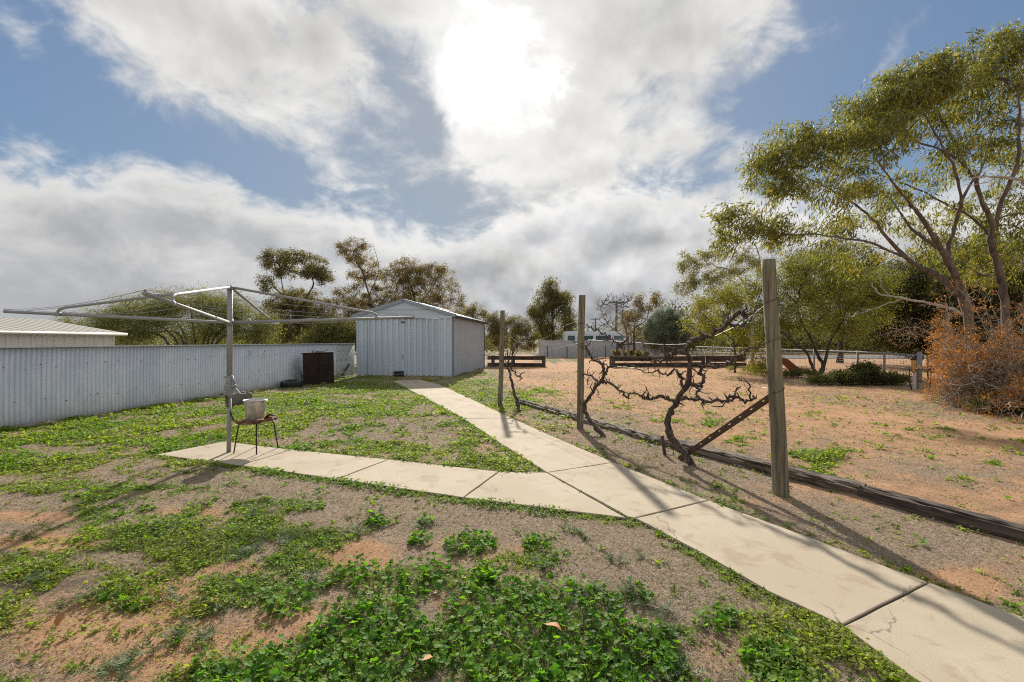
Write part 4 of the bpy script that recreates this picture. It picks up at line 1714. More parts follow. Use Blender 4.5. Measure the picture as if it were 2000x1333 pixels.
def post(base, top, r0, r1, lab):
    base, top = Vector(base), Vector(top)
    t = thing('trellis_post', lab, 'post', base, 'trellis posts')
    mb = MB()
    n, k = 22, 22
    vs = []
    sd = random.uniform(0, 50)
    crack = [random.uniform(0, 6.28) for _ in range(4)]
    for i in range(k + 1):
        f = i / k
        c = (base + Vector((0, 0, -.12))).lerp(top, f) + Vector((.006 * math.sin(f * 5 + sd), .006 * math.cos(f * 4 + sd), 0))
        r = r0 + (r1 - r0) * f
        for j in range(n):
            a = 2 * math.pi * j / n
            d = 1 + .025 * math.sin(3 * a + f * 2 + sd) + random.uniform(-.008, .008)
            for q in crack:
                da = abs((a - q - .25 * math.sin(f * 3 + q) + math.pi) % (2 * math.pi) - math.pi)
                if da < .15:
                    d -= .05 * (1 - da / .15)
            vs.append(c + Vector((math.cos(a), math.sin(a), 0)) * r * d)
    fs = [(i * n + j, i * n + (j + 1) % n, (i + 1) * n + (j + 1) % n, (i + 1) * n + j) for i in range(k) for j in range(n)]
    fs += [tuple(k * n + j for j in range(n))]
    mb.add(vs, fs, True)
    mb.build('shaft', 'post_timber', t)
    return t


def wrap(t, base, top, z, r, tilt=.03):
    f = (z - base[2]) / (top[2] - base[2])
    c = Vector(base).lerp(Vector(top), f)
    pts = [c + Vector((math.cos(a) * r, math.sin(a) * r, tilt * math.cos(a))) for a in [2 * math.pi * i / 16 for i in range(17)]]
    MB().tube(pts, .0035, 5, False).build('wire_loop', 'rust_bar', t)


P1b, P1t = Vector((-.289, 10.36, 0)), P(982, 607, 10.36)
P2b, P2t = Vector((1.141, 7.435, 0)), P(1137, 577, 7.435)
P3b, P3t = Vector((2.63, 4.293, 0)), P(1501, 508, 4.293)
post(P1b, P1t, .056, .054, 'farthest and thinnest timber trellis post beside the small vine')
t2 = post(P2b, P2t, .057, .056, 'middle timber trellis post between the small and the large vine')
t3 = post(P3b, P3t, .074, .061, 'tall thick timber trellis post nearest the camera with wire loops')
for z in (1.90, 1.52, 1.02):
    wrap(t3, P3b, P3t, z, .073)
for z in (1.80, 1.46):
    wrap(t2, P2b, P2t, z, .060, .01)


def wire(pts, lab, r=.0022):
    # smooth catmull-rom through the points
    out = []
    p = [pts[0]] + pts + [pts[-1]]
    for i in range(1, len(p) - 2):
        for s in range(6):
            t = s / 6
            a, b, c, d = p[i - 1], p[i], p[i + 1], p[i + 2]
            out.append(.5 * ((2 * b) + (c - a) * t + (2 * a - 5 * b + 4 * c - d) * t * t + (3 * b - a - 3 * c + d) * t ** 3))
    out.append(pts[-1])
    o = MB().tube(out, r, 5).build('trellis_wire', 'wire', org=pts[0])
    tag(o, lab, 'wire', 'trellis wires')


wire([RP(1525, 575, -.02), RP(1502, 590, -.07), RP(1450, 630), RP(1390, 660)], 'slack upper wire from the nearest post down to the large vine')
wire([RP(1345, 672), RP(1290, 673), RP(1210, 667), RP(1137, 664)], 'taut pale wire between the large vine and the middle post')
wire([RP(1130, 627, -.06), RP(1095, 640), RP(1075, 655), RP(1050, 665), RP(1010, 668), RP(984, 640)], 'sagging upper wire from the middle post to the far post', .0028)
wire([RP(1130, 671, -.06), RP(1080, 682), RP(1040, 691), RP(1000, 690), RP(983, 680)], 'sagging lower wire from the middle post to the far post', .0028)
wire([RP(1502, 757, -.08), RP(1488, 757), RP(1478, 750), RP(1440, 766), RP(1400, 778)], 'kinked low wire from the nearest post to the vine arm')
wire([RP(1260, 722), RP(1220, 717), RP(1170, 713)], 'short low wire along the arm of the middle vine')


def spurs(mb, pts, rad, dens):
    """short gnarled stubs along a limb"""
    for i in range(len(pts) - 1):
        seg = (pts[i + 1] - pts[i])
        k = seg.length * dens
        k = int(k) + (random.random() < k % 1)
        for _ in range(k):
            f = random.random()
            p = pts[i] + seg * f
            r = rad[i] * (1 - f) + rad[i + 1] * f
            d = Vector((random.gauss(0, 1), random.gauss(0, 1), random.gauss(.25, 1))).normalized()
            d = (d - seg.normalized() * d.dot(seg.normalized()) * .6).normalized()
            L_ = random.uniform(.03, .10) * (1.6 if random.random() < .2 else 1)
            q1 = p + d * (r * .6 + L_ * .5) + Vector((random.gauss(0, .012), random.gauss(0, .012), random.gauss(0, .012)))
            q2 = q1 + (d + Vector((random.gauss(0, .6), random.gauss(0, .6), random.gauss(.1, .6)))).normalized() * L_ * .6
            r0 = min(r * .6, .012)
            mb.tube([p, q1, q2], [r0, r0 * .75, r0 * .35], 5, True, .2)
            if random.random() < .35:
                mb.tube([q1, q1 + Vector((random.gauss(0, .03), random.gauss(0, .03), random.gauss(.01, .03)))], [r0 * .6, r0 * .25], 4, True, .2)


def limb(pts, r0, r1, jit=.012, sub=3):
    """subdivide and roughen a polyline"""
    out, rad = [], []
    n = len(pts) - 1
    for i in range(n):
        a0, a, b, b0 = pts[max(i - 1, 0)], pts[i], pts[i + 1], pts[min(i + 2, n)]
        for s in range(sub):
            t = s / sub
            p = .5 * ((2 * a) + (b - a0) * t + (2 * a0 - 5 * a + 4 * b - b0) * t * t + (3 * a - a0 - 3 * b + b0) * t ** 3)
            f = (i + t) / n
            p = p + Vector((random.gauss(0, jit), random.gauss(0, jit), random.gauss(0, jit))) * (.6 if f == 0 else 1)
            out.append(p)
            rad.append((r0 + (r1 - r0) * f) * random.uniform(.85, 1.22))
    out.append(pts[-1])
    rad.append(r1)
    return out, rad


def vine(lab, trunk, r, arms, conv, dens=11, spread=.10):
    tp = [RP(*conv(p)) for p in trunk]
    b = Vector((tp[0].x, tp[0].y, 0))
    tp[0].z = -.06
    t = thing('grape_vine', lab, 'vine', b, 'bare old grape vines')
    mb = MB()
    pts, rad = limb(tp, r * .82, r * .45, .010)
    rad[0] *= 1.25
    mb.tube(pts, rad, 11, True, .16)
    # strands of loose bark twisting up the trunk
    for k in range(5):
        ph = random.uniform(0, 6)
        sp = [p + Vector((math.cos(ph + i * .22), math.sin(ph + i * .22), 0)) * q * .8 for i, (p, q) in enumerate(zip(pts, rad))]
        mb.tube(sp, [q * .38 for q in rad], 6, True, .2)
    spurs(mb, pts[int(len(pts) * .4):], rad[int(len(pts) * .4):], dens * .7)
    mb.build('trunk', 'vine_bark', t)
    for path, r0, r1 in arms:
        off = random.uniform(-spread, spread)
        n = len(path)
        ap = [RP(*conv(p), off * math.sin(math.pi * min(1, i / max(1, n - 1)) * .5)) for i, p in enumerate(path)]
        pts, rad = limb(ap, r0 * .68, r1 * .7, .013)
        m = MB()
        m.tube(pts, rad, 8, True, .30)
        spurs(m, pts, rad, dens * 1.35)
        # knuckles
        for _ in range(int(len(pts) * .35)):
            i = random.randrange(1, len(pts))
            p = pts[i]
            d = Vector((random.gauss(0, 1), random.gauss(0, 1), random.gauss(0, 1))).normalized() * rad[i] * 1.3
            m.tube([p - d, p, p + d], [rad[i] * .4, rad[i] * 1.25, rad[i] * .4], 7, True, .2)
        m.build('arm', 'vine_bark', t)


z5 = lambda p: (1000 + p[0] / 3.173, 560 + p[1] / 3.173)
z4 = lambda p: (940 + p[0] / 5.79, 600 + p[1] / 5.79)
vine('largest gnarled bare grape vine leaning behind the rusty strut near the nearest post',
     [(1120, 1130), (1090, 1060), (1010, 960), (965, 870), (975, 800), (1010, 730), (1045, 660), (1085, 600), (1100, 520), (1105, 460), (1085, 400)], .050,
     [([(1085, 400), (1100, 360), (1130, 330), (1180, 320), (1240, 300), (1300, 270), (1340, 220), (1390, 170), (1430, 155), (1450, 190)], .042, .022),
      ([(1340, 230), (1400, 250), (1440, 235), (1470, 225)], .022, .008),
      ([(1330, 235), (1310, 190), (1340, 170), (1380, 150)], .016, .006),
      ([(1085, 400), (1040, 395), (990, 420), (950, 445), (920, 465), (890, 465), (860, 470)], .034, .014),
      ([(1040, 395), (980, 390), (950, 370), (940, 350)], .016, .006),
      ([(1085, 600), (1130, 605), (1180, 600), (1170, 550), (1165, 510), (1200, 490), (1260, 490), (1340, 480), (1400, 440), (1440, 400), (1500, 380), (1555, 365)], .034, .010),
      ([(1130, 605), (1160, 640), (1150, 660), (1140, 690)], .020, .010),
      ([(1030, 690), (1100, 690), (1150, 700), (1200, 705), (1300, 710), (1350, 700), (1390, 680), (1440, 720), (1480, 710), (1495, 680)], .028, .016),
      ([(1480, 705), (1470, 640), (1465, 600), (1440, 580), (1400, 565)], .014, .005),
      ([(1350, 690), (1380, 650), (1420, 620)], .020, .007),
      ([(1010, 715), (960, 700), (930, 680), (900, 690), (860, 695), (820, 700), (805, 680)], .030, .020),
      ([(820, 700), (850, 660), (830, 620)], .020, .008),
      ([(1060, 625), (1050, 570), (1040, 540), (1000, 520), (950, 545), (900, 520), (850, 525), (790, 515), (740, 490)], .026, .007)], z5, 13)
vine('crooked bare grape vine curving up beside the middle post',
     [(575, 955), (560, 920), (510, 860), (470, 810), (450, 760), (455, 720), (490, 670), (520, 620), (550, 590), (570, 550)], .045,
     [([(570, 550), (590, 510), (620, 480), (645, 430), (655, 380), (650, 350), (620, 330), (590, 310), (560, 290), (530, 280), (490, 250), (460, 245)], .028, .010),
      ([(655, 380), (700, 370), (750, 350), (790, 340), (820, 370), (840, 440)], .018, .007),
      ([(650, 360), (700, 350), (720, 310)], .022, .012),
      ([(570, 555), (570, 500), (540, 470), (500, 460), (490, 430), (470, 400), (460, 370), (490, 340)], .030, .012),
      ([(470, 400), (450, 385), (390, 350), (360, 315)], .012, .005),
      ([(550, 590), (510, 570), (480, 550), (440, 545), (415, 540)], .026, .012),
      ([(480, 555), (460, 590), (480, 610)], .013, .006),
      ([(560, 600), (600, 600), (650, 630), (690, 660), (710, 695), (750, 660), (790, 675), (820, 700)], .026, .013),
      ([(530, 620), (530, 670), (550, 700)], .010, .004)], z5, 13)
vine('small thin bare vine next to the farthest trellis post',
     [(440, 1165), (415, 1110), (385, 1020), (355, 900), (330, 790), (310, 700)], .045,
     [([(310, 700), (280, 650), (240, 620), (205, 590)], .026, .010),
      ([(330, 710), (380, 740), (430, 780), (470, 750), (490, 745)], .022, .010),
      ([(430, 780), (460, 810), (440, 830)], .020, .010),
      ([(330, 700), (350, 650), (350, 560), (365, 490), (400, 440), (400, 370)], .026, .016),
      ([(320, 640), (310, 560), (300, 500), (270, 460), (210, 450)], .018, .008),
      ([(400, 440), (460, 390), (490, 375)], .014, .006),
      ([(350, 340), (300, 300), (270, 260), (220, 245)], .016, .008),
      ([(350, 560), (350, 420), (350, 340)], .016, .010)], z4, 9)


def strut():
    a = G(1325, 899)
    a.z = .01
    b = RP(1503, 775, -.10)
    t = thing('steel_strut', 'rusty drilled steel angle bar propped slanting against the nearest post', 'strut', a)
    d = (b - a)
    L_ = d.length
    d.normalize()
    nx = Vector((ROWD.y, -ROWD.x, 0)).normalized()
    if nx.y > 0:
        nx = -nx                      # towards the camera
    up = d.cross(nx)
    if up.z < 0:
        up = -up
    W_ = .052
    n = int(L_ / .035)
    mb = MB()
    # flange facing the camera: three rows of cells, holes left in the middle row
    ys = [-W_ / 2, -.006, .006, W_ / 2]
    for k, o_ in ((0, 0.0), (1, .005)):
        vs = [a + d * (L_ * i / n) + up * y - nx * o_ for y in ys for i in range(n + 1)]
        fs = []
        for r in range(3):
            for i in range(n):
                if r == 1 and i % 5 == 3:
                    continue
                q = (r * (n + 1) + i, r * (n + 1) + i + 1, (r + 1) * (n + 1) + i + 1, (r + 1) * (n + 1) + i)
                fs.append(q if k else q[::-1])
        mb.add(vs, fs)
    mb.build('flange', 'rust_bar', t)
    m2 = MB()
    c = a + d * (L_ / 2) - up * (W_ / 2) - nx * .025
    m2.box(c, (L_, .05, .005), Matrix((d, nx, up)).transposed())
    m2.build('leg_flange', 'rust_bar', t)
    # stake with a bent hook
    p = G(1301, 890)
    q = P(1293, 852, p.y + .02)
    s = thing('rusty_stake', 'short rusty pipe stake in the ground left of the strut', 'stake', p)
    MB().tube([p + Vector((0, 0, -.1)), q], .021, 12).tube([q - (q - p) * .02, q + (q - p) * .01], .024, 12).build('pipe', 'rust_bar', s)
    pts = [p + Vector((.01, -.02, .02)), p + Vector((.05, -.03, .005)), p + Vector((.09, -.02, .015)), p + Vector((.10, 0, .06)), p + Vector((.06, .0, .09))]
    MB().tube(pts, .006, 6).build('hook', 'rust_bar', s)


strut()


# ------------------------------------------------------------------ timber sleepers
def timber(name, L_, W_, H_, mat, seed, worn=.012, segs=30):
    """rough sawn sleeper, x along its length, centred, z from 0"""
    rg = random.Random(seed)
    prof = []
    for (x0, z0, x1, z1, k) in ((-.5, 0, .5, 0, 3), (.5, 0, .5, 1, 7), (.5, 1, -.5, 1, 11), (-.5, 1, -.5, 0, 7)):
        for i in range(k):
            f = i / k
            prof.append((x0 + (x1 - x0) * f, z0 + (z1 - z0) * f))
    n = len(prof)
    groove = [rg.uniform(-worn, worn * .3) for _ in prof]
    vs = []
    for i in range(segs + 1):
        x = -L_ / 2 + L_ * i / segs
        edge = 1 - .06 * rg.random() * (i in (0, segs))
        for j, (a, b) in enumerate(prof):
            g = groove[j] + rg.uniform(-worn, worn) * .5
            corner = .965 if (abs(abs(a) - .5) < 1e-6 and b in (0, 1)) else 1
            vs.append((x + rg.uniform(-.01, .01) * (i in (0, segs)), (a * W_ + g * (1 if a > 0 else -1)) * corner * edge, b * H_ * (corner if b == 1 else 1) + (g if b == 1 else 0)))
    fs = [(i * n + j, i * n + (j + 1) % n, (i + 1) * n + (j + 1) % n, (i + 1) * n + j) for i in range(segs) for j in range(n)]
    fs += [tuple(range(n))[::-1], tuple(segs * n + j for j in range(n))]
    mb = MB()
    mb.add(vs, fs)
    return mb.mesh(name, M[mat])


def place_sleeper(a, b, W_, H_, z, mat, seed, lab, worn=.012):
    a, b = Vector((*a, 0)), Vector((*b, 0))
    me = timber('edging_sleeper', (b - a).length - .012, W_, H_, mat, seed, worn)
    o = bpy.data.objects.new('edging_sleeper', me)
    c = (a + b) / 2
    o.location = (c.x, c.y, z)
    o.rotation_euler = (0, random.uniform(-.006, .006), math.atan2(b.y - a.y, b.x - a.x))
    link(o)
    tag(o, lab, 'sleeper', 'timber edging sleepers')


e0, e1, e2, e3, e4 = (.18, 10.75), (1.02, 8.9), (2.05, 6.62), (3.40, 4.26), (4.60, 1.75)
place_sleeper(e0, e1, .19, .17, -.09, 'sleeper_timber', 1, 'farthest rotted edging sleeper half buried beyond the far post', .022)
place_sleeper(e1, e2, .20, .19, -.10, 'sleeper_timber', 2, 'weathered edging sleeper on the ground behind the middle post', .02)
place_sleeper(e2, e3, .20, .20, -.10, 'sleeper_timber', 3, 'weathered edging sleeper running behind the nearest post', .018)
place_sleeper(e3, e4, .21, .21, -.105, 'sleeper_dark', 4, 'nearest dark edging sleeper running out of the right side', .016)


def sleeper_wall(lab, a, b, segs, planks, spacers, z_low=0.0):
    """planks: list of (z0, height); spacers: list of fractions"""
    a, b = Vector((*a, 0)), Vector((*b, 0))
    t = thing('sleeper_edge', lab, 'garden edging', (a + b) / 2)
    ang = math.atan2(b.y - a.y, b.x - a.x)
    L_ = (b - a).length
    k = 0
    for z0, hh in planks:
        for s in range(segs):
            me = timber('plank', L_ / segs - .03, .14, hh, 'sleeper_dark', 20 + k + int(a.x * 3), .01, 12)
            c = a + (b - a) * ((s + .5) / segs)
            piece('plank', me, t, (c.x, c.y, z0), (0, 0, ang))
            k += 1
    for f in spacers:
        c = a + (b - a) * f
        MB().box((c.x, c.y - .09, .33), (.20, .05, .64), ang).build('spacer', 'sleeper_dark', t)


sleeper_wall('dark two plank sleeper wall right of the shed', (-1.45, 25.9), (1.93, 25.4), 1, [(.0, .22), (.40, .22)], [.10, .45, .97])
sleeper_wall('long sleeper wall of the raised bed in front of the olive bush', (5.52, 24.8), (11.0, 25.3), 2, [(.02, .24), (.36, .27)], [.01, .99])
sleeper_wall('dark end of the raised bed under the yellow green tree', (11.12, 25.25), (13.6, 25.6), 1, [(.30, .34), (.02, .22)], [.03])

# ------------------------------------------------------------------ things at the back
def rear_fence():
    a, b = Vector((2.45, 40.0, 0)), Vector((14.4, 40.0, 0))
    t = thing('steel_panel_fence', 'grey steel panel fence across the back of the yard', 'fence', a)
    m = corrugated('rear_sheet', 2.39, 1.50, .2, .03, 'grey_colorbond', 8, 'pan')
    for i in range(4):
        piece('panel', m, t, (a.x + i * 2.39, 40 + .0, 0.02), (0, 0, 0))
    m2 = corrugated('rear_sheet_tall', 2.39, 1.72, .2, .03, 'grey_colorbond', 8, 'pan')
    piece('panel', m2, t, (a.x + 4 * 2.39, 40, 0.02))
    for i in range(6):
        MB().box((a.x + i * 2.39, 39.96, .78 if i < 5 else .9), (.07, .06, 1.56 if i < 5 else 1.78)).build('post', 'grey_colorbond', t)
    for i in range(5):
        MB().box((a.x + i * 2.39 + 1.2, 39.97, 1.52 if i < 4 else 1.74), (2.30, .05, .05)).build('top_rail', 'grey_colorbond', t)
    # light wire fence in front
    t = thing('wire_fence', 'low wire mesh fence with dark posts in front of the grey panels', 'fence', (2.9, 39.2, 0))
    for x in (3.15, 4.9, 6.6, 8.3, 10.0):
        MB().box((x, 39.2, .52), (.06, .06, 1.04)).build('post', 'dark_steel', t)
    for z in (.2, .4, .6, .8, 1.0):
        MB().tube([(2.6, 39.2, z), (10.0, 39.2, z)], .008, 4).build('wire', 'wire', t)
    m = MB()
    for i in range(70):
        m.tube([(2.65 + i * .105, 39.2, .05), (2.65 + i * .105, 39.2, 1.0)], .004, 3, False)
    tag(m.build('upright_wires', 'wire', t), kind='stuff')


rear_fence()


def camper():
    x0, x1, y0, y1 = 5.65, 12.6, 47.0, 49.2
    t = thing('caravan', 'white caravan with tinted windows parked behind the grey back fence', 'caravan', ((x0 + x1) / 2, 48, 0))
    zt, zb = 2.55, .45
    # body: rounded side profile extruded across
    prof = []
    r = .30
    for cx_, cz_, a0 in ((x1 - r, zt - r, 0), (x0 + r, zt - r, 90)):
        for i in range(7):
            a = R(a0 + 15 * i)
            prof.append((cx_ + r * math.cos(a), cz_ + r * math.sin(a)))
    prof += [(x0 + .05, zb), (x1 - .25, zb)]
    n = len(prof)
    b = MB()
    b.add([(x, y0, z) for x, z in prof] + [(x, y1, z) for x, z in prof], [tuple(range(n)), tuple(range(2 * n - 1, n - 1, -1))] + [(i, n + i, n + (i + 1) % n, (i + 1) % n) for i in range(n)])
    b.build('body', 'white_paint', t)
    for xa, xb in ((x0 + .25, x0 + 1.10), (x0 + 1.30, x0 + 3.05), (x0 + 3.25, x0 + 4.95), (x0 + 5.2, x0 + 6.3)):
        w = MB().box(((xa + xb) / 2, y0 - .012, 1.80), (xb - xa, .03, .62)).build('window', 'white_trim', t)
        MB().box(((xa + xb) / 2, y0 - .03, 1.80), (xb - xa - .10, .015, .52)).build('pane', 'tinted_glass', w)
    MB().box(((x0 + x1) / 2, y0 - .01, 2.26), (x1 - x0 - .7, .03, .05)).build('trim_strip', 'white_trim', t)
    MB().box((x0 + 3.2, 48.0, zt + .06), (.9, .7, .12)).build('roof_vent', 'white_trim', t)
    for xx in (x0 + 1.4, x1 - 1.6):
        MB().lathe([(.14, -.1), (.33, -.1), (.36, -.06), (.36, .06), (.33, .1), (.14, .1)], (xx, y0 + .15, .36), 20, Matrix.Rotation(R(90), 3, 'X'), True).build('wheel', 'rubber', t)


camper()


def house(name, lab, px0, px1, py_top, py_eave, Y, roofmat):
    a, b = P(px0, py_eave, Y), P(px1, py_eave, Y)
    ze = a.z
    zr = P(px0, py_top, Y).z
    t = thing(name, lab, 'house', ((a.x + b.x) / 2, Y, 0))
    W_, D = b.x - a.x, 8
    w = MB().box(((a.x + b.x) / 2, Y + D / 2, ze / 2), (W_ - .8, D - .8, ze)).build('wall', 'cream_wall', t)
    for f in (.25, .7):
        wi = MB().box((a.x + W_ * f, Y + .38, ze * .55), (1.5, .06, 1.1)).build('window', 'white_trim', w)
    r = MB()
    h = D / 2
    r.add([(a.x, Y, ze), (b.x, Y, ze), (b.x, Y + D, ze), (a.x, Y + D, ze), (a.x + min(h, W_ * .4), Y + h, zr), (b.x - min(h, W_ * .4), Y + h, zr)],
          [(0, 1, 5, 4), (1, 2, 5), (2, 3, 4, 5), (3, 0, 4), (0, 3, 2, 1)])
    r.build('roof', roofmat, t)


house('far_house', 'distant house with pale roof behind the trees left of the caravan', 1060, 1110, 643, 656, 75, 'tile_roof')
house('far_cottage', 'distant pale cottage seen between the trunks beyond the road', 1388, 1430, 648, 657, 90, 'cream_roof')
house('distant_bungalow', 'low brown roofed house far behind the bare tree', 1225, 1262, 640, 652, 95, 'tile_roof')


def power_pole(px, py_top, Y, lab):
    b = Vector(((px - CX) * Y / FPX, Y, 0))
    zt = P(px, py_top, Y).z
    t = thing('power_pole', lab, 'power pole', b, 'power poles')
    MB().tube([b, b + Vector((.1, 0, zt))], [.20, .14], 8).build('pole', 'pole_timber', t)
    c = b + Vector((.1, -.15, zt - .25))
    MB().box(c, (2.3, .14, .16), R(6)).build('crossarm', 'pole_timber', t)
    for x in (-1.0, -.4, .4, 1.0):
        MB().lathe([(.0, .0), (.07, .0), (.09, .08), (.05, .14), (.07, .18), (.0, .24)], c + Vector((x, 0, .08)), 8).build('insulator', 'white_trim', t)
    return c


c1 = power_pole(1203, 588, 62, 'nearer wooden power pole beside the bare tree')
c2 = power_pole(1162, 622, 105, 'farther power pole seen left of the bare tree')
for i, x in enumerate((-1.0, -.4, .4, 1.0)):
    a, b = c1 + Vector((x, 0, .3)), c2 + Vector((x, 0, .3))
    pts = [a.lerp(b, s / 10) + Vector((0, 0, -.9 * 4 * (s / 10) * (1 - s / 10))) for s in range(11)]
    o = MB().tube(pts, .014, 4).build('power_line', 'dark_steel', org=a)
    tag(o, ['leftmost', 'second from left', 'third from left', 'rightmost'][i] + ' overhead power line strung between the two power poles', 'power line', 'power lines')


def mesh_fence():
    pts = [Vector((14.3, 15.45, 0)), Vector((16.1, 20.5, 0)), Vector((16.45, 30, 0)), Vector((16.75, 40, 0))]
    t = thing('mesh_fence', 'low chain mesh fence with pipe rails along the road on the right', 'fence', pts[0])
    spots = [pts[0], pts[0].lerp(pts[1], .5), pts[1], pts[1].lerp(pts[2], .33), pts[1].lerp(pts[2], .66), pts[2], pts[2].lerp(pts[3], .33), pts[2].lerp(pts[3], .66), pts[3]]
    for i, p in enumerate(spots):
        r = .075 if i == 0 else .045
        MB().tube([p, p + Vector((0, 0, 1.06 if i else 1.12))], r, 10).build('post', 'galv_dull', t)
    for z, r in ((1.0, .026), (.06, .012)):
        MB().tube([p + Vector((0, 0, z)) for p in pts], r, 8).build('rail', 'galv_dull', t)
    m = MB()
    for k in range(9):
        m.tube([p + Vector((0, 0, .12 + k * .105)) for p in pts], .0035, 3, False)
    for a, b in zip(pts[:-1], pts[1:]):
        n = int((b - a).length / .11)
        for i in range(n):
            p = a.lerp(b, i / n)
            m.tube([p + Vector((0, 0, .05)), p + Vector((0, 0, 1.0))], .0035, 3, False)
    tag(m.build('wire_mesh', 'wire', t), kind='stuff')
    # gate continuing to the right of the corner post
    g = thing('wire_gate', 'dark pipe gate half hidden behind the dead brown bush', 'gate', (14.5, 15.3, 0))
    a, b = Vector((14.5, 15.35, 0)), Vector((17.8, 14.6, 0))
    for z in (.12, .62, 1.0):
        MB().tube([a + Vector((0, 0, z)), b + Vector((0, 0, z))], .024, 8).build('gate_rail', 'dark_steel', g)
    for f in (0, .3, .65, 1):
        p = a.lerp(b, f)
        MB().tube([p + Vector((0, 0, .1)), p + Vector((0, 0, 1.02))], .022, 8).build('gate_bar', 'dark_steel', g)


mesh_fence()


def standpipe():
    b = G(1786, 763)
    t = thing('water_standpipe', 'black pipe standpipe with yellow filter canister by the dead brown bush', 'standpipe', b)
    Y = b.y
    tp = P(1784, 722, Y)
    z = tp.z
    s = Y / FPX
    post_x = b.x + 2 * s
    MB().box((post_x + .02, Y, z / 2 - .02), (6.5 * s, 5 * s, z + .04), .2).build('timber_post', 'sleeper_timber', t)
    MB().box((post_x - 2.6 * s, Y - .01, z / 2 - .05), (1.6 * s, 5.4 * s, z - .02), .2).build('white_pipe', 'white_trim', t)
    x0 = P(1773, 724, Y).x
    MB().tube([(x0 + 5 * s, Y - .05, 0), (x0, Y - .05, z * .5), (x0, Y - .05, z), (x0 + 44 * s, Y - .03, z + .02), (x0 + 43 * s, Y - .03, z * .55), (x0 + 41 * s, Y - .02, 0)], .017, 10).build('black_pipe', 'black_plastic', t)
    cx_ = P(1780.5, 715, Y)
    f = MB()
    f.lathe([(0, -.20), (.036, -.20), (.040, -.19), (.052, .0), (.066, .165), (.062, .17), (0, .17)], cx_ + Vector((0, -.06, .02)), 20)
    can = f.build('filter_canister', 'yellow_plastic', t)
    MB().lathe([(0, .165), (.080, .165), (.082, .19), (.076, .22), (0, .225)], cx_ + Vector((0, -.06, .02)), 20).lathe([(0, -.22), (.03, -.22), (.03, -.195), (0, -.195)], cx_ + Vector((0, -.06, .02)), 12).build('filter_cap', 'black_plastic', can)
    MB().lathe([(0, 0), (.030, 0), (.034, .02), (.030, .045), (0, .05)], (post_x - .02, Y - .06, z + .01), 12).build('valve', 'white_trim', t)
    MB().lathe([(0, 0), (.028, 0), (.03, .02), (.0, .05)], (post_x + 17 * s, Y - .04, z + .015), 12).build('valve', 'white_trim', t)


standpipe()

# reddish stump end between the post and the little tree
b = G(1546, 728)
mb = MB()
pts = [b + Vector((-.45, .1, .62)), b + Vector((-.25, .05, .48)), b + Vector((.05, 0, .22)), b + Vector((.28, -.05, -.02))]
mb.tube(pts, [.13, .17, .19, .23], 9, True, .15)
tag(mb.build('broken_stump', 'red_stump', org=b), 'broken red brown log end lying just right of the nearest post', 'stump')


# ------------------------------------------------------------------ trees
def grow(limbs, attract, r_tip=.006, power=.42, wob=.10, droop=0.0, step=.45):
    """limbs: list of (points, r0, r1) given; attract: list of target points.
    Every target is joined to the nearest point of the tree so far -> tubes + tip list"""
    mb = MB()
    nodes, par = [], []
    for pts, r0, r1 in limbs:
        p2, rad = limb([Vector(p) for p in pts], r0 * .68, r1 * .55, (Vector(pts[0]) - Vector(pts[-1])).length * .0025, 3)
        mb.tube(p2, rad, 9, True, .06)
        for p in p2[1:]:
            nodes.append(np.array(p))
            par.append(-1)
    base = len(nodes)
    root = np.array(limbs[0][0][0])
    att = np.array([list(a) for a in attract])
    arr = np.array(nodes)
    dmin = np.min(np.linalg.norm(att[:, None] - arr[None], axis=2), axis=1)
    order = np.argsort(dmin)
    cnt = [0] * base
    store = np.zeros((base + len(att) * 14, 3))
    store[:base] = arr
    n = base
    tips = []
    depthc = np.zeros(len(store))
    for k in order:
        a = att[k]
        dist = np.linalg.norm(store[:n] - a, axis=1) + depthc[:n] * .10 + np.maximum(0, store[:n, 2] - a[2]) * .35
        j = int(np.argmin(dist))
        s = store[j].copy()
        L_ = np.linalg.norm(a - s)
        m = max(1, min(12, int(L_ / step) + 1))
        prev = j
        bend = RNG.normal(0, wob * L_, 3)
        for i in range(1, m + 1):
            f = i / m
            q = s + (a - s) * f + bend * math.sin(math.pi * f) * .5 + np.array([0, 0, L_ * .12 * math.sin(math.pi * f)])
            if i == m:
                q = a
            store[n] = q
            par.append(prev)
            depthc[n] = depthc[prev] + 1.0 / m
            cnt.append(0)
            prev = n
            n += 1
        tips.append((a, a - store[par[prev]] if par[prev] >= 0 else a - s))
        c = prev
        while c >= base:
            cnt[c] += 1
            c = par[c]
    # draw node-to-parent segments as chained tubes
    kids = {}
    for i in range(base, n):
        kids.setdefault(par[i], []).append(i)
    done = set()
    for i in range(base, n):
        if i in done:
            continue
        chain = [par[i], i]
        done.add(i)
        c = i
        while c in kids:
            nx = max(kids[c], key=lambda q: cnt[q])
            if nx in done:
                break
            chain.append(nx)
            done.add(nx)
            c = nx
        rr = [r_tip * .8 * max(1, cnt[q] if q >= base else cnt[chain[1]]) ** power for q in chain]
        rr[-1] *= .6
        mb.tube([Vector(store[q]) for q in chain], rr, 6 if rr[0] > .02 else 4, False)
    return mb, tips


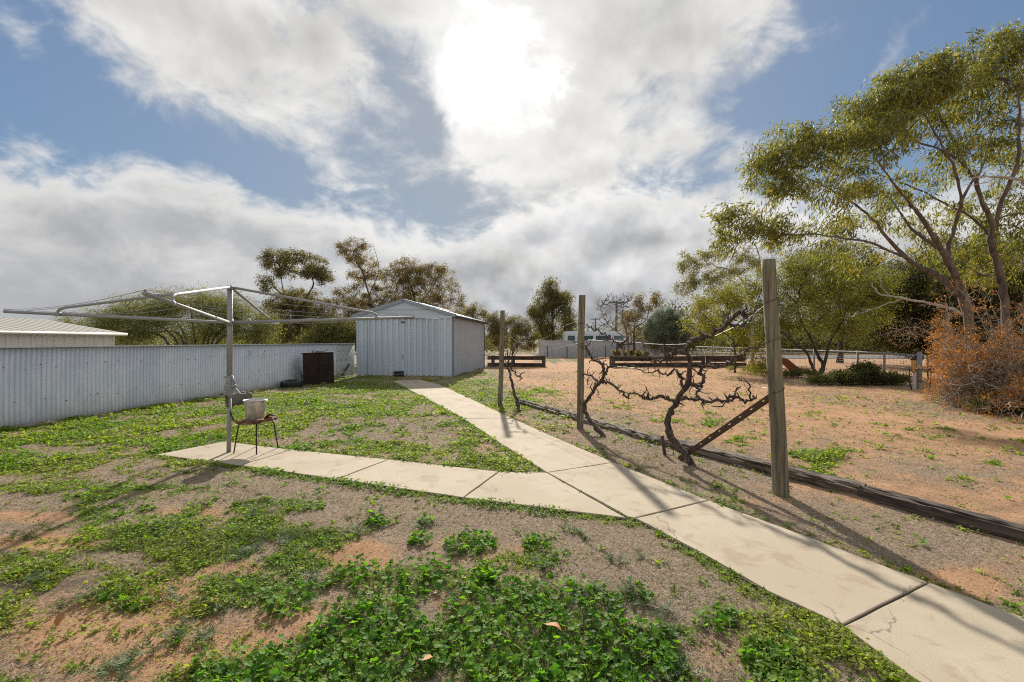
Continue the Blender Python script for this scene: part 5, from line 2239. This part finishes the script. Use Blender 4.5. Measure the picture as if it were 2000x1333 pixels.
def blob_points(blobs, Y, depth, n, shell=.35):
    """blobs given as pixel ellipses at depth Y -> n points in the volumes"""
    out = []
    tot = sum(b[2] * b[3] * (b[4] if len(b) > 4 else 1) for b in blobs)
    for b in blobs:
        cx_, cy_, rx, ry = b[:4]
        w = b[4] if len(b) > 4 else 1
        dy = b[5] if len(b) > 5 else 0
        k = max(2, int(round(n * rx * ry * w / tot)))
        c = P(cx_, cy_, Y + dy)
        s = (Y + dy) / FPX
        d = RNG.normal(size=(k, 3))
        d = nrm(d) * (RNG.random((k, 1)) ** shell)
        out.append(np.array(c) + d * np.array([rx * s, max(rx, ry) * s * depth, ry * s]))
    return np.concatenate(out)


def foliage(tips, per, length, L_, W_, palette, droop=.6, wind=(0, 0, 0), spread=.35, jit=.2, thin=1.0):
    """leaves in sprays round every tip"""
    pos, ax = [], []
    T = np.array([t[0] for t in tips])
    D = nrm(np.array([t[1] for t in tips]) + RNG.normal(0, .25, (len(tips), 3)))
    n = len(T)
    k = int(per * 1.7)
    W_, L_ = W_ * 1.25, L_ * 1.15
    i = np.repeat(np.arange(n), k)
    f = RNG.random(len(i)) ** .8
    p = T[i] + D[i] * ((f[:, None] - .45) * length) + RNG.normal(0, spread * length, (len(i), 3)) * np.array([1, 1, .75])
    a = RNG.normal(0, .55, (len(i), 3)) + D[i] * .5
    a[:, 2] -= droop
    a += np.array(wind)
    size = RNG.uniform(.65, 1.25, len(i))
    tint = np.repeat(RNG.normal(1, .16, (n, 1)), k, 0)
    cols = np.clip(pal(palette, len(i), jit) * tint * 1.6, .004, 1)
    return scatter(*LANCE, p, a, np.stack([W_ * size, L_ * size, L_ * size], 1), cols)


def tree(name, lab, cat, base, limbs, blobs, Y, natt, per, spray, leaf, palette, bark, depth=.9, r_tip=.007, droop=.6, wind=(0, 0, 0), group=None, mat='leaf_gum', spread=.35, parts=('trunk', 'crown'), extra=None, shell=.35, wob=.1, step=.45, jit=.2):
    base = Vector(base)
    t = thing(name, lab, cat, base, group)
    att = blob_points(blobs, Y, depth, natt, shell)
    att = att[att[:, 2] > .15]
    mb, tips = grow(limbs, att, r_tip, wob=wob, step=step)
    if extra:
        extra(mb)
    mb.build(parts[0], bark, t)
    if per:
        V, F, C = foliage(tips, per, spray, leaf[0], leaf[1], palette, droop, wind, spread, jit)
        V[:, 2] = np.maximum(V[:, 2], .02)
        me = np_mesh(parts[1], V - np.array(base), F, M[mat], ('Col', C))
        o = bpy.data.objects.new(parts[1], me)
        link(o, t)
    return t


def tr(pts, conv, Y, dys=None):
    """traced limb at depth Y, wandering a little in depth"""
    out = []
    for i, p in enumerate(pts):
        q = conv(p)
        dy = 0 if dys is None else dys * i / max(1, len(pts) - 1)
        out.append(P(q[0], q[1], Y + dy))
    return out


z8 = lambda p: (1400 + p[0] / 2.563, 40 + p[1] / 2.563)
z7 = lambda p: (1600 + p[0] / 3.03, 400 + p[1] / 3.03)
idp = lambda p: p
GUM = [(.125, .14, .042), (.10, .125, .05), (.16, .15, .04), (.075, .10, .045), (.18, .145, .035)]
GUM_DARK = [(.075, .078, .038), (.10, .095, .04), (.055, .062, .034), (.13, .095, .045)]
GUM_BROWN = [(.13, .095, .05), (.09, .085, .045), (.16, .105, .05), (.07, .068, .04)]
OLIVE = [(.115, .115, .048), (.14, .135, .058), (.085, .09, .04), (.07, .075, .035)]
YELL = [(.16, .145, .03), (.12, .125, .03), (.09, .10, .03), (.20, .16, .03)]
SILVER = [(.13, .155, .12), (.10, .125, .09), (.17, .19, .15), (.07, .09, .06)]

# the big gum on the right
YB = 13.0
b1 = P(1895, 760, YB)
b1.z = 0
b2 = P(1968, 760, YB + .6)
b2.z = 0
bigl = [
    ([b1, P(1893, 640, YB)] + tr([(860, 560), (810, 440), (760, 330), (720, 260), (680, 190), (640, 130), (580, 40), (530, 0)], z7, YB, -.8), .19, .06),
    (tr([(830, 540), (720, 430), (600, 370), (520, 320), (430, 230), (360, 140), (290, 60), (210, 0)], z7, YB, .8) + tr([(480, 800), (390, 770)], z8, YB + .9), .12, .03),
    (tr([(520, 320), (430, 280), (300, 225), (150, 200), (0, 180), (-90, 160)], z7, YB, -1.2), .06, .018),
    (tr([(730, 275), (620, 200), (540, 140), (490, 60), (440, 0), (400, -60)], z7, YB, 1.4), .07, .02),
    (tr([(765, 320), (770, 230), (800, 150), (825, 50), (840, 0)], z7, YB, -.5) + tr([(1215, 840), (1180, 720), (1130, 630), (1080, 540), (1040, 470)], z8, YB - .7), .085, .03),
    (tr([(1215, 920), (1270, 820), (1330, 740), (1350, 640), (1380, 560)], z8, YB - .6, .8), .06, .025),
    (tr([(980, 930), (900, 840), (860, 780), (800, 700)], z8, YB - .8, -.8), .05, .018),
    (tr([(1250, 730), (1130, 650), (1000, 610), (900, 560), (830, 540)], z8, YB - .4, 1.2), .05, .018),
    (tr([(1360, 1070), (1280, 990), (1150, 920), (1000, 840), (860, 790), (760, 740)], z8, YB + .6, .5), .055, .018)]
t2l = [
    ([b2, P(1966, 660, YB + .6)] + tr([(1090, 570), (1080, 450), (1050, 320), (1020, 240), (1025, 150), (1000, 60), (970, 0)], z7, YB + .6, -.5) + tr([(1290, 800), (1240, 730), (1200, 620), (1130, 500), (1090, 430)], z8, YB + .1, .8), .17, .035),
    (tr([(1390, 1030), (1430, 900), (1470, 800), (1510, 690), (1515, 540), (1515, 420), (1500, 330)], z8, YB + .3, -.6), .10, .03),
    (tr([(1470, 800), (1540, 700), (1600, 620)], z8, YB, .4), .06, .02)]
bl1 = [(1535, 300, 62, 46), (1500, 345, 48, 38, .8), (1600, 285, 60, 40), (1650, 300, 50, 50, .6, .8), (1680, 240, 62, 46, 1.1), (1740, 200, 62, 48, 1.2), (1720, 270, 60, 45, .6, -1),
       (1800, 160, 62, 46, 1.2), (1790, 240, 70, 45, .7, .8), (1850, 150, 55, 45, 1), (1560, 370, 60, 28, .7), (1640, 370, 60, 30, .6, -.8), (1710, 350, 60, 40, .5),
       (1440, 430, 52, 34, .9, .8), (1500, 445, 50, 30, .8), (1560, 470, 50, 26, .6), (1640, 440, 60, 28, .55), (1720, 430, 55, 28, .5, 1), (1780, 370, 60, 40, .4, .5), (1850, 300, 50, 45, .55),
       (1420, 470, 38, 26, .7, .8), (1660, 500, 60, 28, .45, 1), (1800, 470, 60, 35, .45, 1.2), (1850, 420, 45, 35, .4, 1)]
bl2 = [(1900, 130, 62, 48, 1.1), (1955, 110, 58, 48, 1.1), (1990, 85, 40, 38, 1), (2040, 120, 70, 60, .8), (1930, 190, 60, 45, .9), (1990, 200, 55, 50, .8), (1880, 210, 55, 40, .7, .6), (1950, 270, 50, 45, .7),
       (2020, 300, 55, 70, .7), (1900, 330, 50, 35, .5), (1975, 380, 50, 45, .8, .8), (1920, 430, 55, 40, .8, 1.2), (1985, 470, 55, 45, .9, 1), (1880, 500, 55, 35, .8, 1.4), (1950, 530, 60, 40, .9, 1.2), (2030, 440, 60, 70, .8)]
tree('gum_tree', 'tall spreading gum tree with forked brown trunk reaching left over the yard', 'tree', b1, bigl, bl1, YB, 640, 34, .42, (.155, .027), GUM, 'gum_bark', .8, .0055, 1.1, (-.25, 0, .05), 'gum trees', spread=.29)
tree('gum_tree', 'tall gum tree standing at the right edge behind the dead brown bush', 'tree', b2, t2l, bl2, YB + .6, 400, 32, .42, (.155, .027), GUM, 'gum_bark', .8, .0055, 1.1, (-.2, 0, 0), 'gum trees', spread=.29)

# pale dead branches of the gum, bare
pb = P(1880, 612, 11.6)
m = MB()
for pts, r0, r1 in [([(1880, 614), (1850, 602), (1800, 590), (1760, 582), (1720, 574), (1706, 562), (1703, 552)], .045, .012), ([(1800, 590), (1760, 585), (1720, 600), (1690, 608), (1660, 620)], .018, .006),
                    ([(1740, 579), (1722, 560), (1718, 540), (1712, 528)], .014, .005)]:
    p2, rr = limb([P(x, y, 11.6 + (1880 - x) * .004) for x, y in pts], r0, r1, .012)
    m.tube(p2, rr, 7, True, .05)
tag(m.build('dead_limb', 'pale_bark', org=pb), 'pale bare dead limb stretching left above the dead brown bush', 'branch')
pb = P(2010, 350, 11.0)
m = MB()
for pts, r0, r1 in [([(2030, 352), (1985, 350), (1950, 346), (1915, 345), (1890, 352)], .04, .012), ([(1950, 346), (1915, 360), (1880, 362)], .016, .006)]:
    p2, rr = limb([P(x, y, 11.0) for x, y in pts], r0, r1, .01)
    m.tube(p2, rr, 7, True, .05)
tag(m.build('dead_limb', 'pale_bark', org=pb), 'pale bare dead limb high up at the right edge in front of the gum', 'branch')

# little multi-stemmed tree
YM = 19.5
mbase = P(1592, 731, YM)
mbase.z = 0
zz6 = lambda p: (1480 + p[0] / 6.061, 560 + p[1] / 6.061)
ml = [([mbase] + tr([(690, 1020), (650, 960), (620, 880), (580, 780), (500, 720), (400, 640), (330, 580), (265, 530)], zz6, YM, -.5), .10, .05),
      ([mbase] + tr([(740, 1020), (770, 920), (720, 830), (670, 720), (620, 600), (550, 480), (490, 350), (460, 200)], zz6, YM, .5), .12, .05),
      ([mbase] + tr([(760, 1020), (790, 900), (830, 740), (870, 620), (960, 480), (1020, 350), (1040, 200)], zz6, YM, -.3), .11, .04),
      (tr([(640, 480), (740, 380), (820, 300), (870, 180)], zz6, YM, .5), .05, .02)]
tree('wattle_tree', 'bushy small tree with several dark stems forking from the ground', 'tree', mbase, ml,
     [(1540, 560, 60, 45), (1600, 540, 70, 45), (1660, 560, 60, 50), (1700, 600, 45, 45), (1560, 610, 60, 45, .8), (1620, 600, 60, 50, .8), (1510, 600, 40, 40, .8), (1650, 640, 50, 30, .6), (1590, 510, 60, 22, .8), (1720, 560, 40, 40, .8), (1530, 650, 30, 30, .5)],
     YM, 420, 60, .42, (.085, .026), OLIVE + [(.17, .16, .03), (.13, .14, .03)], 'dark_bark', .8, .007, .35, mat='leaf_shrub', spread=.40)

# yellow-green tree left of it
YY = 20.5
yb = P(1435, 722, YY)
yb.z = 0
tree('wattle_tree', 'loose yellow green tree behind the large vine', 'tree', yb,
     [([yb, P(1436, 690, YY), P(1430, 650, YY), P(1420, 610, YY), P(1425, 575, YY)], .07, .03), ([P(1434, 680, YY), P(1460, 640, YY), P(1475, 600, YY), P(1490, 560, YY)], .05, .02), ([P(1432, 665, YY), P(1400, 640, YY), P(1375, 615, YY)], .04, .015)],
     [(1395, 600, 50, 32, .9), (1370, 630, 34, 30, .9), (1430, 570, 40, 28, .7), (1470, 600, 38, 45, .8), (1415, 645, 50, 25, .6), (1480, 550, 30, 30, .7), (1460, 660, 30, 30, .5), (1490, 690, 26, 34, .6, -2), (1470, 720, 30, 16, .5, -2)],
     YY, 250, 42, .40, (.085, .027), YELL, 'dark_bark', .8, .006, .6, mat='leaf_shrub', spread=.36)

# gum behind it with pale limbs
YG = 27
gb = P(1470, 705, YG)
gb.z = 0
tree('gum_tree', 'open gum tree with pale limbs and flat clumps behind the nearest post', 'tree', gb,
     [([gb, P(1470, 640, YG), P(1465, 590, YG), P(1450, 550, YG), P(1430, 530, YG), P(1400, 522, YG)], .14, .05), ([P(1466, 600, YG), P(1480, 540, YG), P(1482, 500, YG), P(1470, 470, YG)], .09, .03), ([P(1450, 552, YG), P(1410, 575, YG), P(1370, 590, YG), P(1350, 575, YG), P(1335, 568, YG)], .06, .02)],
     [(1350, 510, 26, 20), (1385, 505, 30, 18), (1340, 562, 30, 16), (1370, 550, 34, 20), (1410, 540, 34, 22), (1400, 580, 40, 24, .7), (1450, 520, 34, 26, .7), (1480, 500, 34, 30, .8), (1440, 580, 36, 26, .7), (1345, 530, 22, 14, .8)],
     YG, 230, 46, .42, (.12, .026), GUM_DARK + GUM, 'pale_bark', .9, .008, .6, group='gum trees', spread=.34)

# dense trees closing the right background, deep shade put into their leaf colours
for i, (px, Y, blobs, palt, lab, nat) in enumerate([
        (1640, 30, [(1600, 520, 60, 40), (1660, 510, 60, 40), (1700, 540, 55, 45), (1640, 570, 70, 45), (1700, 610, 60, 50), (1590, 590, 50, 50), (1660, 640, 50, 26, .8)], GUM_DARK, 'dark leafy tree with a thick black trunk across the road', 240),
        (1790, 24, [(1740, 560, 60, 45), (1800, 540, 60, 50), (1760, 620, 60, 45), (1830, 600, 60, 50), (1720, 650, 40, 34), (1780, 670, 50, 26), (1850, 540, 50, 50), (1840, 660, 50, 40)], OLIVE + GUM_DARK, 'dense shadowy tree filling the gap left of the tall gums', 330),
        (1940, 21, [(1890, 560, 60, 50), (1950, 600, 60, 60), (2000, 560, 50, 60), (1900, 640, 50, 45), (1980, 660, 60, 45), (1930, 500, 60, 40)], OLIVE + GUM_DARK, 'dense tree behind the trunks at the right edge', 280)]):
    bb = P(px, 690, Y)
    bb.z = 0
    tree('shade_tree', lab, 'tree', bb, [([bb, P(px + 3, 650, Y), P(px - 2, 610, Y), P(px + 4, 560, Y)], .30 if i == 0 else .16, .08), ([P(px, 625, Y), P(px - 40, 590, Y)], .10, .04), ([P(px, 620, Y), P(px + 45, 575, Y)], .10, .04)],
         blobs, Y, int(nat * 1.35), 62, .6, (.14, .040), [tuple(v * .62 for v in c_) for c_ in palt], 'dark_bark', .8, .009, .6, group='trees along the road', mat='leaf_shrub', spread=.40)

# trees and shrubs behind the left fence, from left to right
YS = 16.0
sb = P(385, 700, YS)
sb.z = 0
sl_ = []
for x, y in ((200, 640), (260, 610), (320, 590), (370, 580), (430, 600), (480, 610), (520, 640), (300, 640), (450, 650)):
    sl_.append(([sb + Vector((RNG.normal(0, .15), RNG.normal(0, .2), 0)), P(385 + (x - 385) * .35, 660, YS), P(385 + (x - 385) * .7, (y + 665) / 2 - 5, YS), P(x, y + 12, YS)], .07, .02))
tree('weeping_shrub', 'wide olive green weeping shrub spilling over the left fence', 'shrub', sb, sl_,
     [(180, 635, 60, 24, .8), (240, 620, 60, 32), (300, 605, 50, 28), (345, 590, 45, 24), (400, 595, 45, 28), (450, 615, 50, 32), (500, 635, 42, 36), (330, 635, 70, 34, .7), (420, 650, 60, 34), (500, 665, 44, 22), (260, 655, 70, 22, .8), (480, 690, 36, 16, .5, -2.4), (160, 655, 50, 20), (450, 590, 50, 16, .4)],
     YS, 900, 54, .55, (.085, .0125), OLIVE + [(.12, .125, .05)], 'dark_bark', .75, .005, .15, mat='leaf_shrub', spread=.26, wob=.06, shell=.5)

YD = 29.0
db = P(585, 690, YD)
db.z = 0
tree('gum_tree', 'dark rounded gum with two clumpy heads left of the shed', 'tree', db,
     [([db, P(585, 650, YD), P(575, 610, YD), P(555, 580, YD), P(535, 560, YD), P(528, 545, YD)], .16, .05), ([P(578, 620, YD), P(600, 580, YD), P(612, 555, YD), P(605, 530, YD)], .12, .04), ([P(555, 580, YD), P(550, 550, YD), P(548, 525, YD)], .06, .03)],
     [(540, 510, 28, 22, 1.3), (575, 500, 24, 16, 1.2), (560, 530, 26, 14, 1.1), (612, 522, 34, 24, 1.3), (635, 540, 18, 18, 1), (522, 555, 16, 16, 1.2), (575, 585, 44, 24, 1.2), (620, 600, 34, 30, 1), (560, 615, 46, 26, 1.3), (600, 640, 50, 30, 1.3), (560, 655, 40, 22, 1.3), (530, 600, 18, 14, .8), (640, 650, 30, 30, .9)],
     YD, 520, 62, .42, (.11, .034), GUM_DARK, 'dark_bark', .9, .009, .5, group='gum trees', spread=.34)

YE = 31.0
eb = P(735, 690, YE)
eb.z = 0
tree('gum_tree', 'tall thin leaved gum rising straight behind the shed', 'tree', eb,
     [([eb, P(733, 640, YE), P(722, 580, YE), P(712, 540, YE), P(695, 510, YE), P(690, 490, YE)], .15, .03), ([P(722, 575, YE), P(740, 530, YE), P(735, 500, YE), P(728, 475, YE)], .05, .012), ([P(730, 610, YE), P(760, 570, YE), P(775, 540, YE)], .07, .02), ([P(728, 600, YE), P(690, 580, YE), P(665, 560, YE)], .06, .02)],
     [(675, 490, 22, 20, .8), (700, 480, 22, 14, .8), (695, 505, 26, 18, .7), (720, 520, 28, 18, .6), (700, 550, 34, 24, .6), (740, 545, 30, 22, .7), (680, 585, 30, 28, .7), (710, 600, 36, 30, .9), (660, 610, 24, 26, .7), (740, 590, 34, 26, .8), (690, 640, 40, 30, .8)],
     YE, 300, 56, .42, (.12, .028), GUM_BROWN, 'grey_bark', .8, .008, .7, group='gum trees', spread=.32)
ef = P(820, 690, YE + 2)
ef.z = 0
tree('gum_tree', 'broad rusty leaved gum with open crown behind the shed roof', 'tree', ef,
     [([ef, P(818, 640, YE + 2), P(812, 590, YE + 2), P(800, 550, YE + 2), P(790, 525, YE + 2)], .16, .04), ([P(815, 600, YE + 2), P(845, 560, YE + 2), P(860, 535, YE + 2)], .08, .02), ([P(816, 610, YE + 2), P(870, 590, YE + 2), P(895, 580, YE + 2)], .07, .02), ([P(812, 590, YE + 2), P(780, 565, YE + 2), P(765, 545, YE + 2)], .06, .02)],
     [(790, 520, 30, 18, .9), (770, 545, 34, 20, .9), (810, 540, 38, 24, 1), (840, 535, 28, 20, .8), (860, 530, 24, 14, .7), (870, 560, 32, 20, .6), (895, 585, 18, 16, .8), (830, 570, 44, 22, 1), (780, 580, 40, 22, .9), (860, 595, 40, 20, .7), (800, 605, 50, 20, .9)],
     YE + 2, 380, 58, .45, (.12, .028), GUM_BROWN, 'grey_bark', .8, .008, .7, group='gum trees', spread=.34)
for (px, Y, blobs, palt, lab, nat) in [
        (920, 44, [(905, 608, 22, 12), (928, 604, 20, 12), (945, 612, 16, 10), (915, 620, 30, 12)], GUM_BROWN, 'small flat topped tree peeping over the right end of the shed roof', 90),
        (650, 24, [(640, 640, 34, 22), (670, 650, 30, 22), (615, 660, 30, 14), (655, 665, 40, 14), (690, 660, 20, 18)], OLIVE, 'low green bush between the dark gum and the shed', 130)]:
    bb = P(px, 690, Y)
    bb.z = 0
    tree('bushy_tree', lab, 'tree', bb, [([bb, P(px, 660, Y), P(px, 630, Y)], .12, .05)], blobs, Y, nat, 46, .5, (.12, .034), palt, 'dark_bark', .9, .009, .4, mat='leaf_shrub')

# dark fine shrub right of the shed
YR = 28.5
rb_ = P(990, 712, YR)
rb_.z = 0
rl = []
for x, y in ((955, 640), (970, 625), (990, 622), (1010, 625), (1030, 640), (1045, 660), (950, 665)):
    rl.append(([rb_ + Vector((RNG.normal(0, .2), 0, 0)), P(990 + (x - 990) * .4, 685, YR), P(x, y + 15, YR)], .05, .015))
tree('fine_leaved_shrub', 'dark brown green fine leaved shrub right of the shed', 'shrub', rb_, rl,
     [(960, 640, 22, 22), (975, 630, 26, 18), (1005, 635, 34, 18), (1030, 650, 24, 22), (1000, 655, 46, 24), (965, 665, 24, 20), (1040, 675, 16, 16), (1010, 675, 36, 16, .7), (963, 620, 8, 8, .6)],
     YR, 420, 56, .34, (.075, .018), [(.085, .072, .032), (.055, .048, .026), (.11, .095, .035), (.12, .085, .05)], 'dark_bark', .8, .006, -.1, mat='leaf_shrub', spread=.32)

# gum between shed and caravan
YC = 52.0
cb = P(1080, 690, YC)
cb.z = 0
tree('gum_tree', 'upright drooping gum standing left of the caravan', 'tree', cb,
     [([cb, P(1080, 650, YC), P(1078, 610, YC), P(1076, 570, YC)], .30, .08), ([P(1079, 625, YC), P(1098, 600, YC), P(1105, 585, YC)], .14, .05), ([P(1079, 635, YC), P(1055, 615, YC), P(1045, 605, YC)], .12, .04)],
     [(1075, 560, 16, 16), (1068, 585, 24, 20), (1085, 590, 20, 22), (1050, 605, 20, 16), (1100, 590, 18, 22), (1105, 620, 18, 24), (1065, 625, 24, 24), (1040, 612, 12, 10), (1080, 650, 24, 16), (1112, 640, 14, 14), (1056, 650, 16, 14)],
     YC, 320, 46, .75, (.22, .055), GUM_DARK + OLIVE, 'grey_bark', .9, .014, .8, group='gum trees', spread=.36)

# bare tree and its leafy half
YT = 36.0
bb = P(1228, 700, YT)
bb.z = 0
tree('bare_tree', 'leafless grey tree with fan of thin branches behind the raised bed', 'tree', bb,
     [([bb, P(1227, 670, YT), P(1224, 650, YT), P(1215, 620, YT), P(1218, 595, YT)], .16, .05), ([P(1226, 662, YT), P(1200, 645, YT), P(1182, 625, YT), P(1172, 600, YT)], .08, .03), ([P(1226, 655, YT), P(1245, 630, YT), P(1252, 605, YT)], .07, .03)],
     [(1182, 602, 24, 30), (1203, 586, 26, 20), (1232, 582, 26, 16), (1182, 634, 24, 18), (1210, 612, 28, 24), (1242, 604, 20, 24)], YT, 520, 0, .3, (.1, .02), GUM, 'grey_bark', .8, .012, parts=('trunk', 'crown'), wob=.05)
bb = P(1240, 700, YT + 3)
bb.z = 0
tree('gum_tree', 'sparse gum with brown clumps and one high tuft right of the power pole', 'tree', bb,
     [([bb, P(1238, 660, YT + 3), P(1240, 630, YT + 3)], .16, .06), ([P(1240, 640, YT + 3), P(1262, 625, YT + 3), P(1268, 600, YT + 3), P(1272, 590, YT + 3)], .08, .03)],
     [(1225, 625, 20, 16), (1245, 615, 22, 14), (1240, 645, 26, 12), (1280, 585, 13, 14, 1.3), (1250, 590, 16, 16, .9), (1265, 605, 14, 10, .6), (1262, 650, 24, 12)],
     YT + 3, 150, 34, .5, (.15, .038), GUM_BROWN, 'dark_bark', .8, .010, .6, group='gum trees')

# grey olive bush in the raised bed
YO = 30.0
ob_ = P(1302, 700, YO)
ob_.z = 0
ol = [([ob_, P(1302 + (x - 1302) * .4, 680, YO), P(x, y, YO)], .07, .02) for x, y in ((1280, 650), (1295, 630), (1310, 630), (1325, 650))]
tree('olive_bush', 'rounded grey green olive bush behind the raised bed', 'bush', ob_, ol,
     [(1302, 642, 40, 34), (1285, 655, 28, 30), (1322, 655, 26, 30), (1300, 674, 38, 20), (1300, 620, 24, 16, .9)],
     YO, 460, 80, .36, (.095, .022), SILVER, 'grey_bark', .9, .006, -.4, mat='leaf_silver', spread=.30)

# low plants at the foot of things
for (px, py, Y, blobs, n, per, leaf, palt, lab) in [
        (1705, 750, 14.8, [(1690, 738, 34, 9), (1725, 740, 36, 10), (1655, 735, 30, 8), (1755, 742, 16, 8), (1690, 722, 24, 10), (1640, 740, 26, 7), (1600, 742, 26, 5)], 300, 44, (.06, .024), [(.05, .06, .022), (.07, .08, .03), (.035, .042, .02), (.10, .09, .05)], 'low dark green shrub spreading in front of the mesh fence'),
        (1560, 745, 17.5, [(1530, 735, 34, 7), (1590, 738, 40, 7), (1630, 742, 40, 6), (1560, 728, 30, 5)], 140, 44, (.06, .024), [(.07, .07, .03), (.10, .095, .04), (.05, .055, .02)], 'scruffy low plants around the small forked tree'),
        (1455, 730, 21.0, [(1440, 724, 26, 6), (1480, 722, 24, 9)], 60, 40, (.08, .03), [(.10, .10, .04), (.14, .13, .04)], 'low scrub under the yellow green tree'),
        (1215, 700, 37.5, [(1205, 690, 10, 5), (1225, 690, 12, 6), (1250, 692, 16, 6)], 50, 40, (.12, .05), [(.10, .10, .035), (.16, .13, .09), (.12, .09, .06)], 'small dry bushes growing in the raised bed'),
        (1950, 815, 8.9, [(1960, 785, 40, 20), (1920, 800, 26, 10), (2000, 780, 30, 26)], 120, 50, (.05, .014), [(.06, .075, .03), (.09, .10, .05), (.11, .11, .06)], 'grey green low shrub at the foot of the dead brown bush')]:
    b0 = P(px, py, Y)
    b0.z = 0
    tree('low_shrub', lab, 'shrub', b0, [([b0, P(px, (py + CY) / 2 + 20, Y) if py < 740 else P(px, py - 14, Y)], .02, .01)], blobs, Y, n, per, .22, leaf, palt, 'dark_bark', .9, .003, .0, mat='leaf_shrub', spread=.34, parts=('stems', 'foliage'), group='low shrubs')


# dead brown bush
def dead_bush():
    Y = 9.3
    base = P(1990, 806, Y)
    base.z = 0
    t = thing('dead_bush', 'large tangled dead bush with orange brown dry leaves at the right edge', 'bush', base)
    mb = MB()
    tips = []
    s = Y / FPX
    for k in range(430):
        a = RNG.uniform(-1.15, 1.25)           # fan angle in the picture plane
        L_ = RNG.uniform(.9, 3.5) * (1.0 - .38 * abs(a))
        dpt = RNG.normal(0, .55)
        d = Vector((math.sin(a), dpt * .8, max(.10, math.cos(a)))).normalized()
        p = base + Vector((RNG.normal(.05, .38), RNG.normal(0, .35), 0))
        pts, r = [p], [RNG.uniform(.009, .020)]
        m_ = 7
        for i in range(m_):
            d = (d + Vector((RNG.normal(0, .16), RNG.normal(0, .16), RNG.normal(-.10, .12)))).normalized()
            p = p + d * (L_ / m_)
            lim = (1836 - CX) * p.y / FPX + RNG.uniform(0, .25)
            if p.x < lim:
                p.x = lim
                d.x = abs(d.x) * .3
            if p.z < .03:
                p.z = .03
            pts.append(p)
            r.append(r[0] * (1 - .8 * (i + 1) / m_))
            if i > 1:
                for _ in range(3):
                    dd = (d + Vector((RNG.normal(0, .7), RNG.normal(0, .7), RNG.normal(-.05, .6)))).normalized()
                    l2 = RNG.uniform(.12, .42)
                    q1 = p + dd * l2 * .5
                    q2 = q1 + (dd + Vector((RNG.normal(0, .4), RNG.normal(0, .4), RNG.normal(-.15, .4)))).normalized() * l2 * .5
                    if q2.z > .02:
                        mb.tube([p, q1, q2], [.006, .0045, .003], 3, False)
                        tips.append((np.array(q2), np.array(q2 - q1)))
        mb.tube(pts, r, 5, False)
    mb.build('branches', 'dead_twig', t)
    T = [q for q in tips if (q[0][2] > .35 or RNG.random() < .5)]
    keep = []
    for q in T:
        h = fbm(np.array([q[0][0] * 1.5]), np.array([q[0][2] * 1.5 + q[0][1]]), 77)[0]
        if h > .49:
            keep.append(q)
    V, F, C = foliage(keep, 9, .13, .042, .013, [(.30, .13, .03), (.23, .10, .035), (.36, .19, .045), (.20, .10, .045), (.28, .16, .035)], .2, spread=.35)
    V[:, 2] = np.maximum(V[:, 2], .01)
    me = np_mesh('dry_leaves', V - np.array(base), F, M['leaf_dead'], ('Col', C))
    o = bpy.data.objects.new('dry_leaves', me)
    link(o, t)


dead_bush()

# grey brush of bare twigs left of the dead bush
Yw = 12.2
wb = P(1850, 735, Yw)
wb.z = 0
tree('bare_brush', 'grey leafless brush of arching twigs left of the dead brown bush', 'brush', wb,
     [([wb, P(1840, 690, Yw), P(1800, 655, Yw), P(1740, 640, Yw)], .03, .01), ([wb, P(1835, 680, Yw), P(1790, 640, Yw), P(1720, 655, Yw)], .025, .008), ([wb, P(1850, 690, Yw), P(1830, 640, Yw), P(1780, 620, Yw)], .025, .008)],
     [(1780, 640, 50, 18), (1740, 655, 36, 14), (1800, 665, 50, 24), (1820, 640, 40, 24), (1840, 690, 36, 30)], Yw, 150, 4, .2, (.04, .012), [(.24, .15, .07), (.14, .12, .05)], 'dead_twig', .8, .0035, wob=.12, mat='leaf_dead', parts=('twigs', 'leaves'))



def far_mass(name, lab, spec, n_leaf, leaf):
    fv, ff, fc, o_ = [], [], [], 0
    for (px, Y, hgt, wid) in spec:
        x = (px - CX) * Y / FPX
        for j in range(4):
            k = n_leaf // 4
            d = nrm(RNG.normal(size=(k, 3))) * RNG.random((k, 1)) ** .4
            h2 = hgt * RNG.uniform(.45, .9)
            p = np.array((x + RNG.normal(0, wid * .45), Y + RNG.normal(0, 1.5), h2 * .6)) + d * np.array((wid * RNG.uniform(.35, .6), wid * .4, h2 * .55))
            p[:, 2] = np.maximum(p[:, 2], .15)
            v, f, c = scatter(*LANCE, p, RNG.normal(size=(k, 3)), np.stack([np.full(k, leaf * .5), np.full(k, leaf), np.full(k, leaf)], 1), pal(GUM_DARK + OLIVE, k, .25) * RNG.uniform(.8, 1.5))
            fv.append(v)
            ff.append(f + o_)
            fc.append(c)
            o_ += len(v)
    me = np_mesh(name, np.concatenate(fv), np.concatenate(ff), M['leaf_shrub'], ('Col', np.concatenate(fc)))
    o = bpy.data.objects.new(name, me)
    link(o)
    tag(o, lab, kind='stuff')


far_mass('distant_trees', 'far off line of olive trees along the horizon', [(RNG.uniform(-500, 2500), RNG.uniform(120, 190), RNG.uniform(5, 9), RNG.uniform(5, 9)) for _ in range(150)], 260, .8)
far_mass('roadside_scrub', 'mass of scrub and trees beyond the road on the right', [(RNG.uniform(1290, 2150), RNG.uniform(50, 75), RNG.uniform(2.5, 7.5), RNG.uniform(3, 5.5)) for _ in range(72)], 1300, .32)
far_mass('boundary_scrub', 'mass of scrub behind the left fence and the shed', [(RNG.uniform(-250, 1000), RNG.uniform(42, 60), RNG.uniform(2.0, 4.0), RNG.uniform(3, 5)) for _ in range(40)], 900, .28)
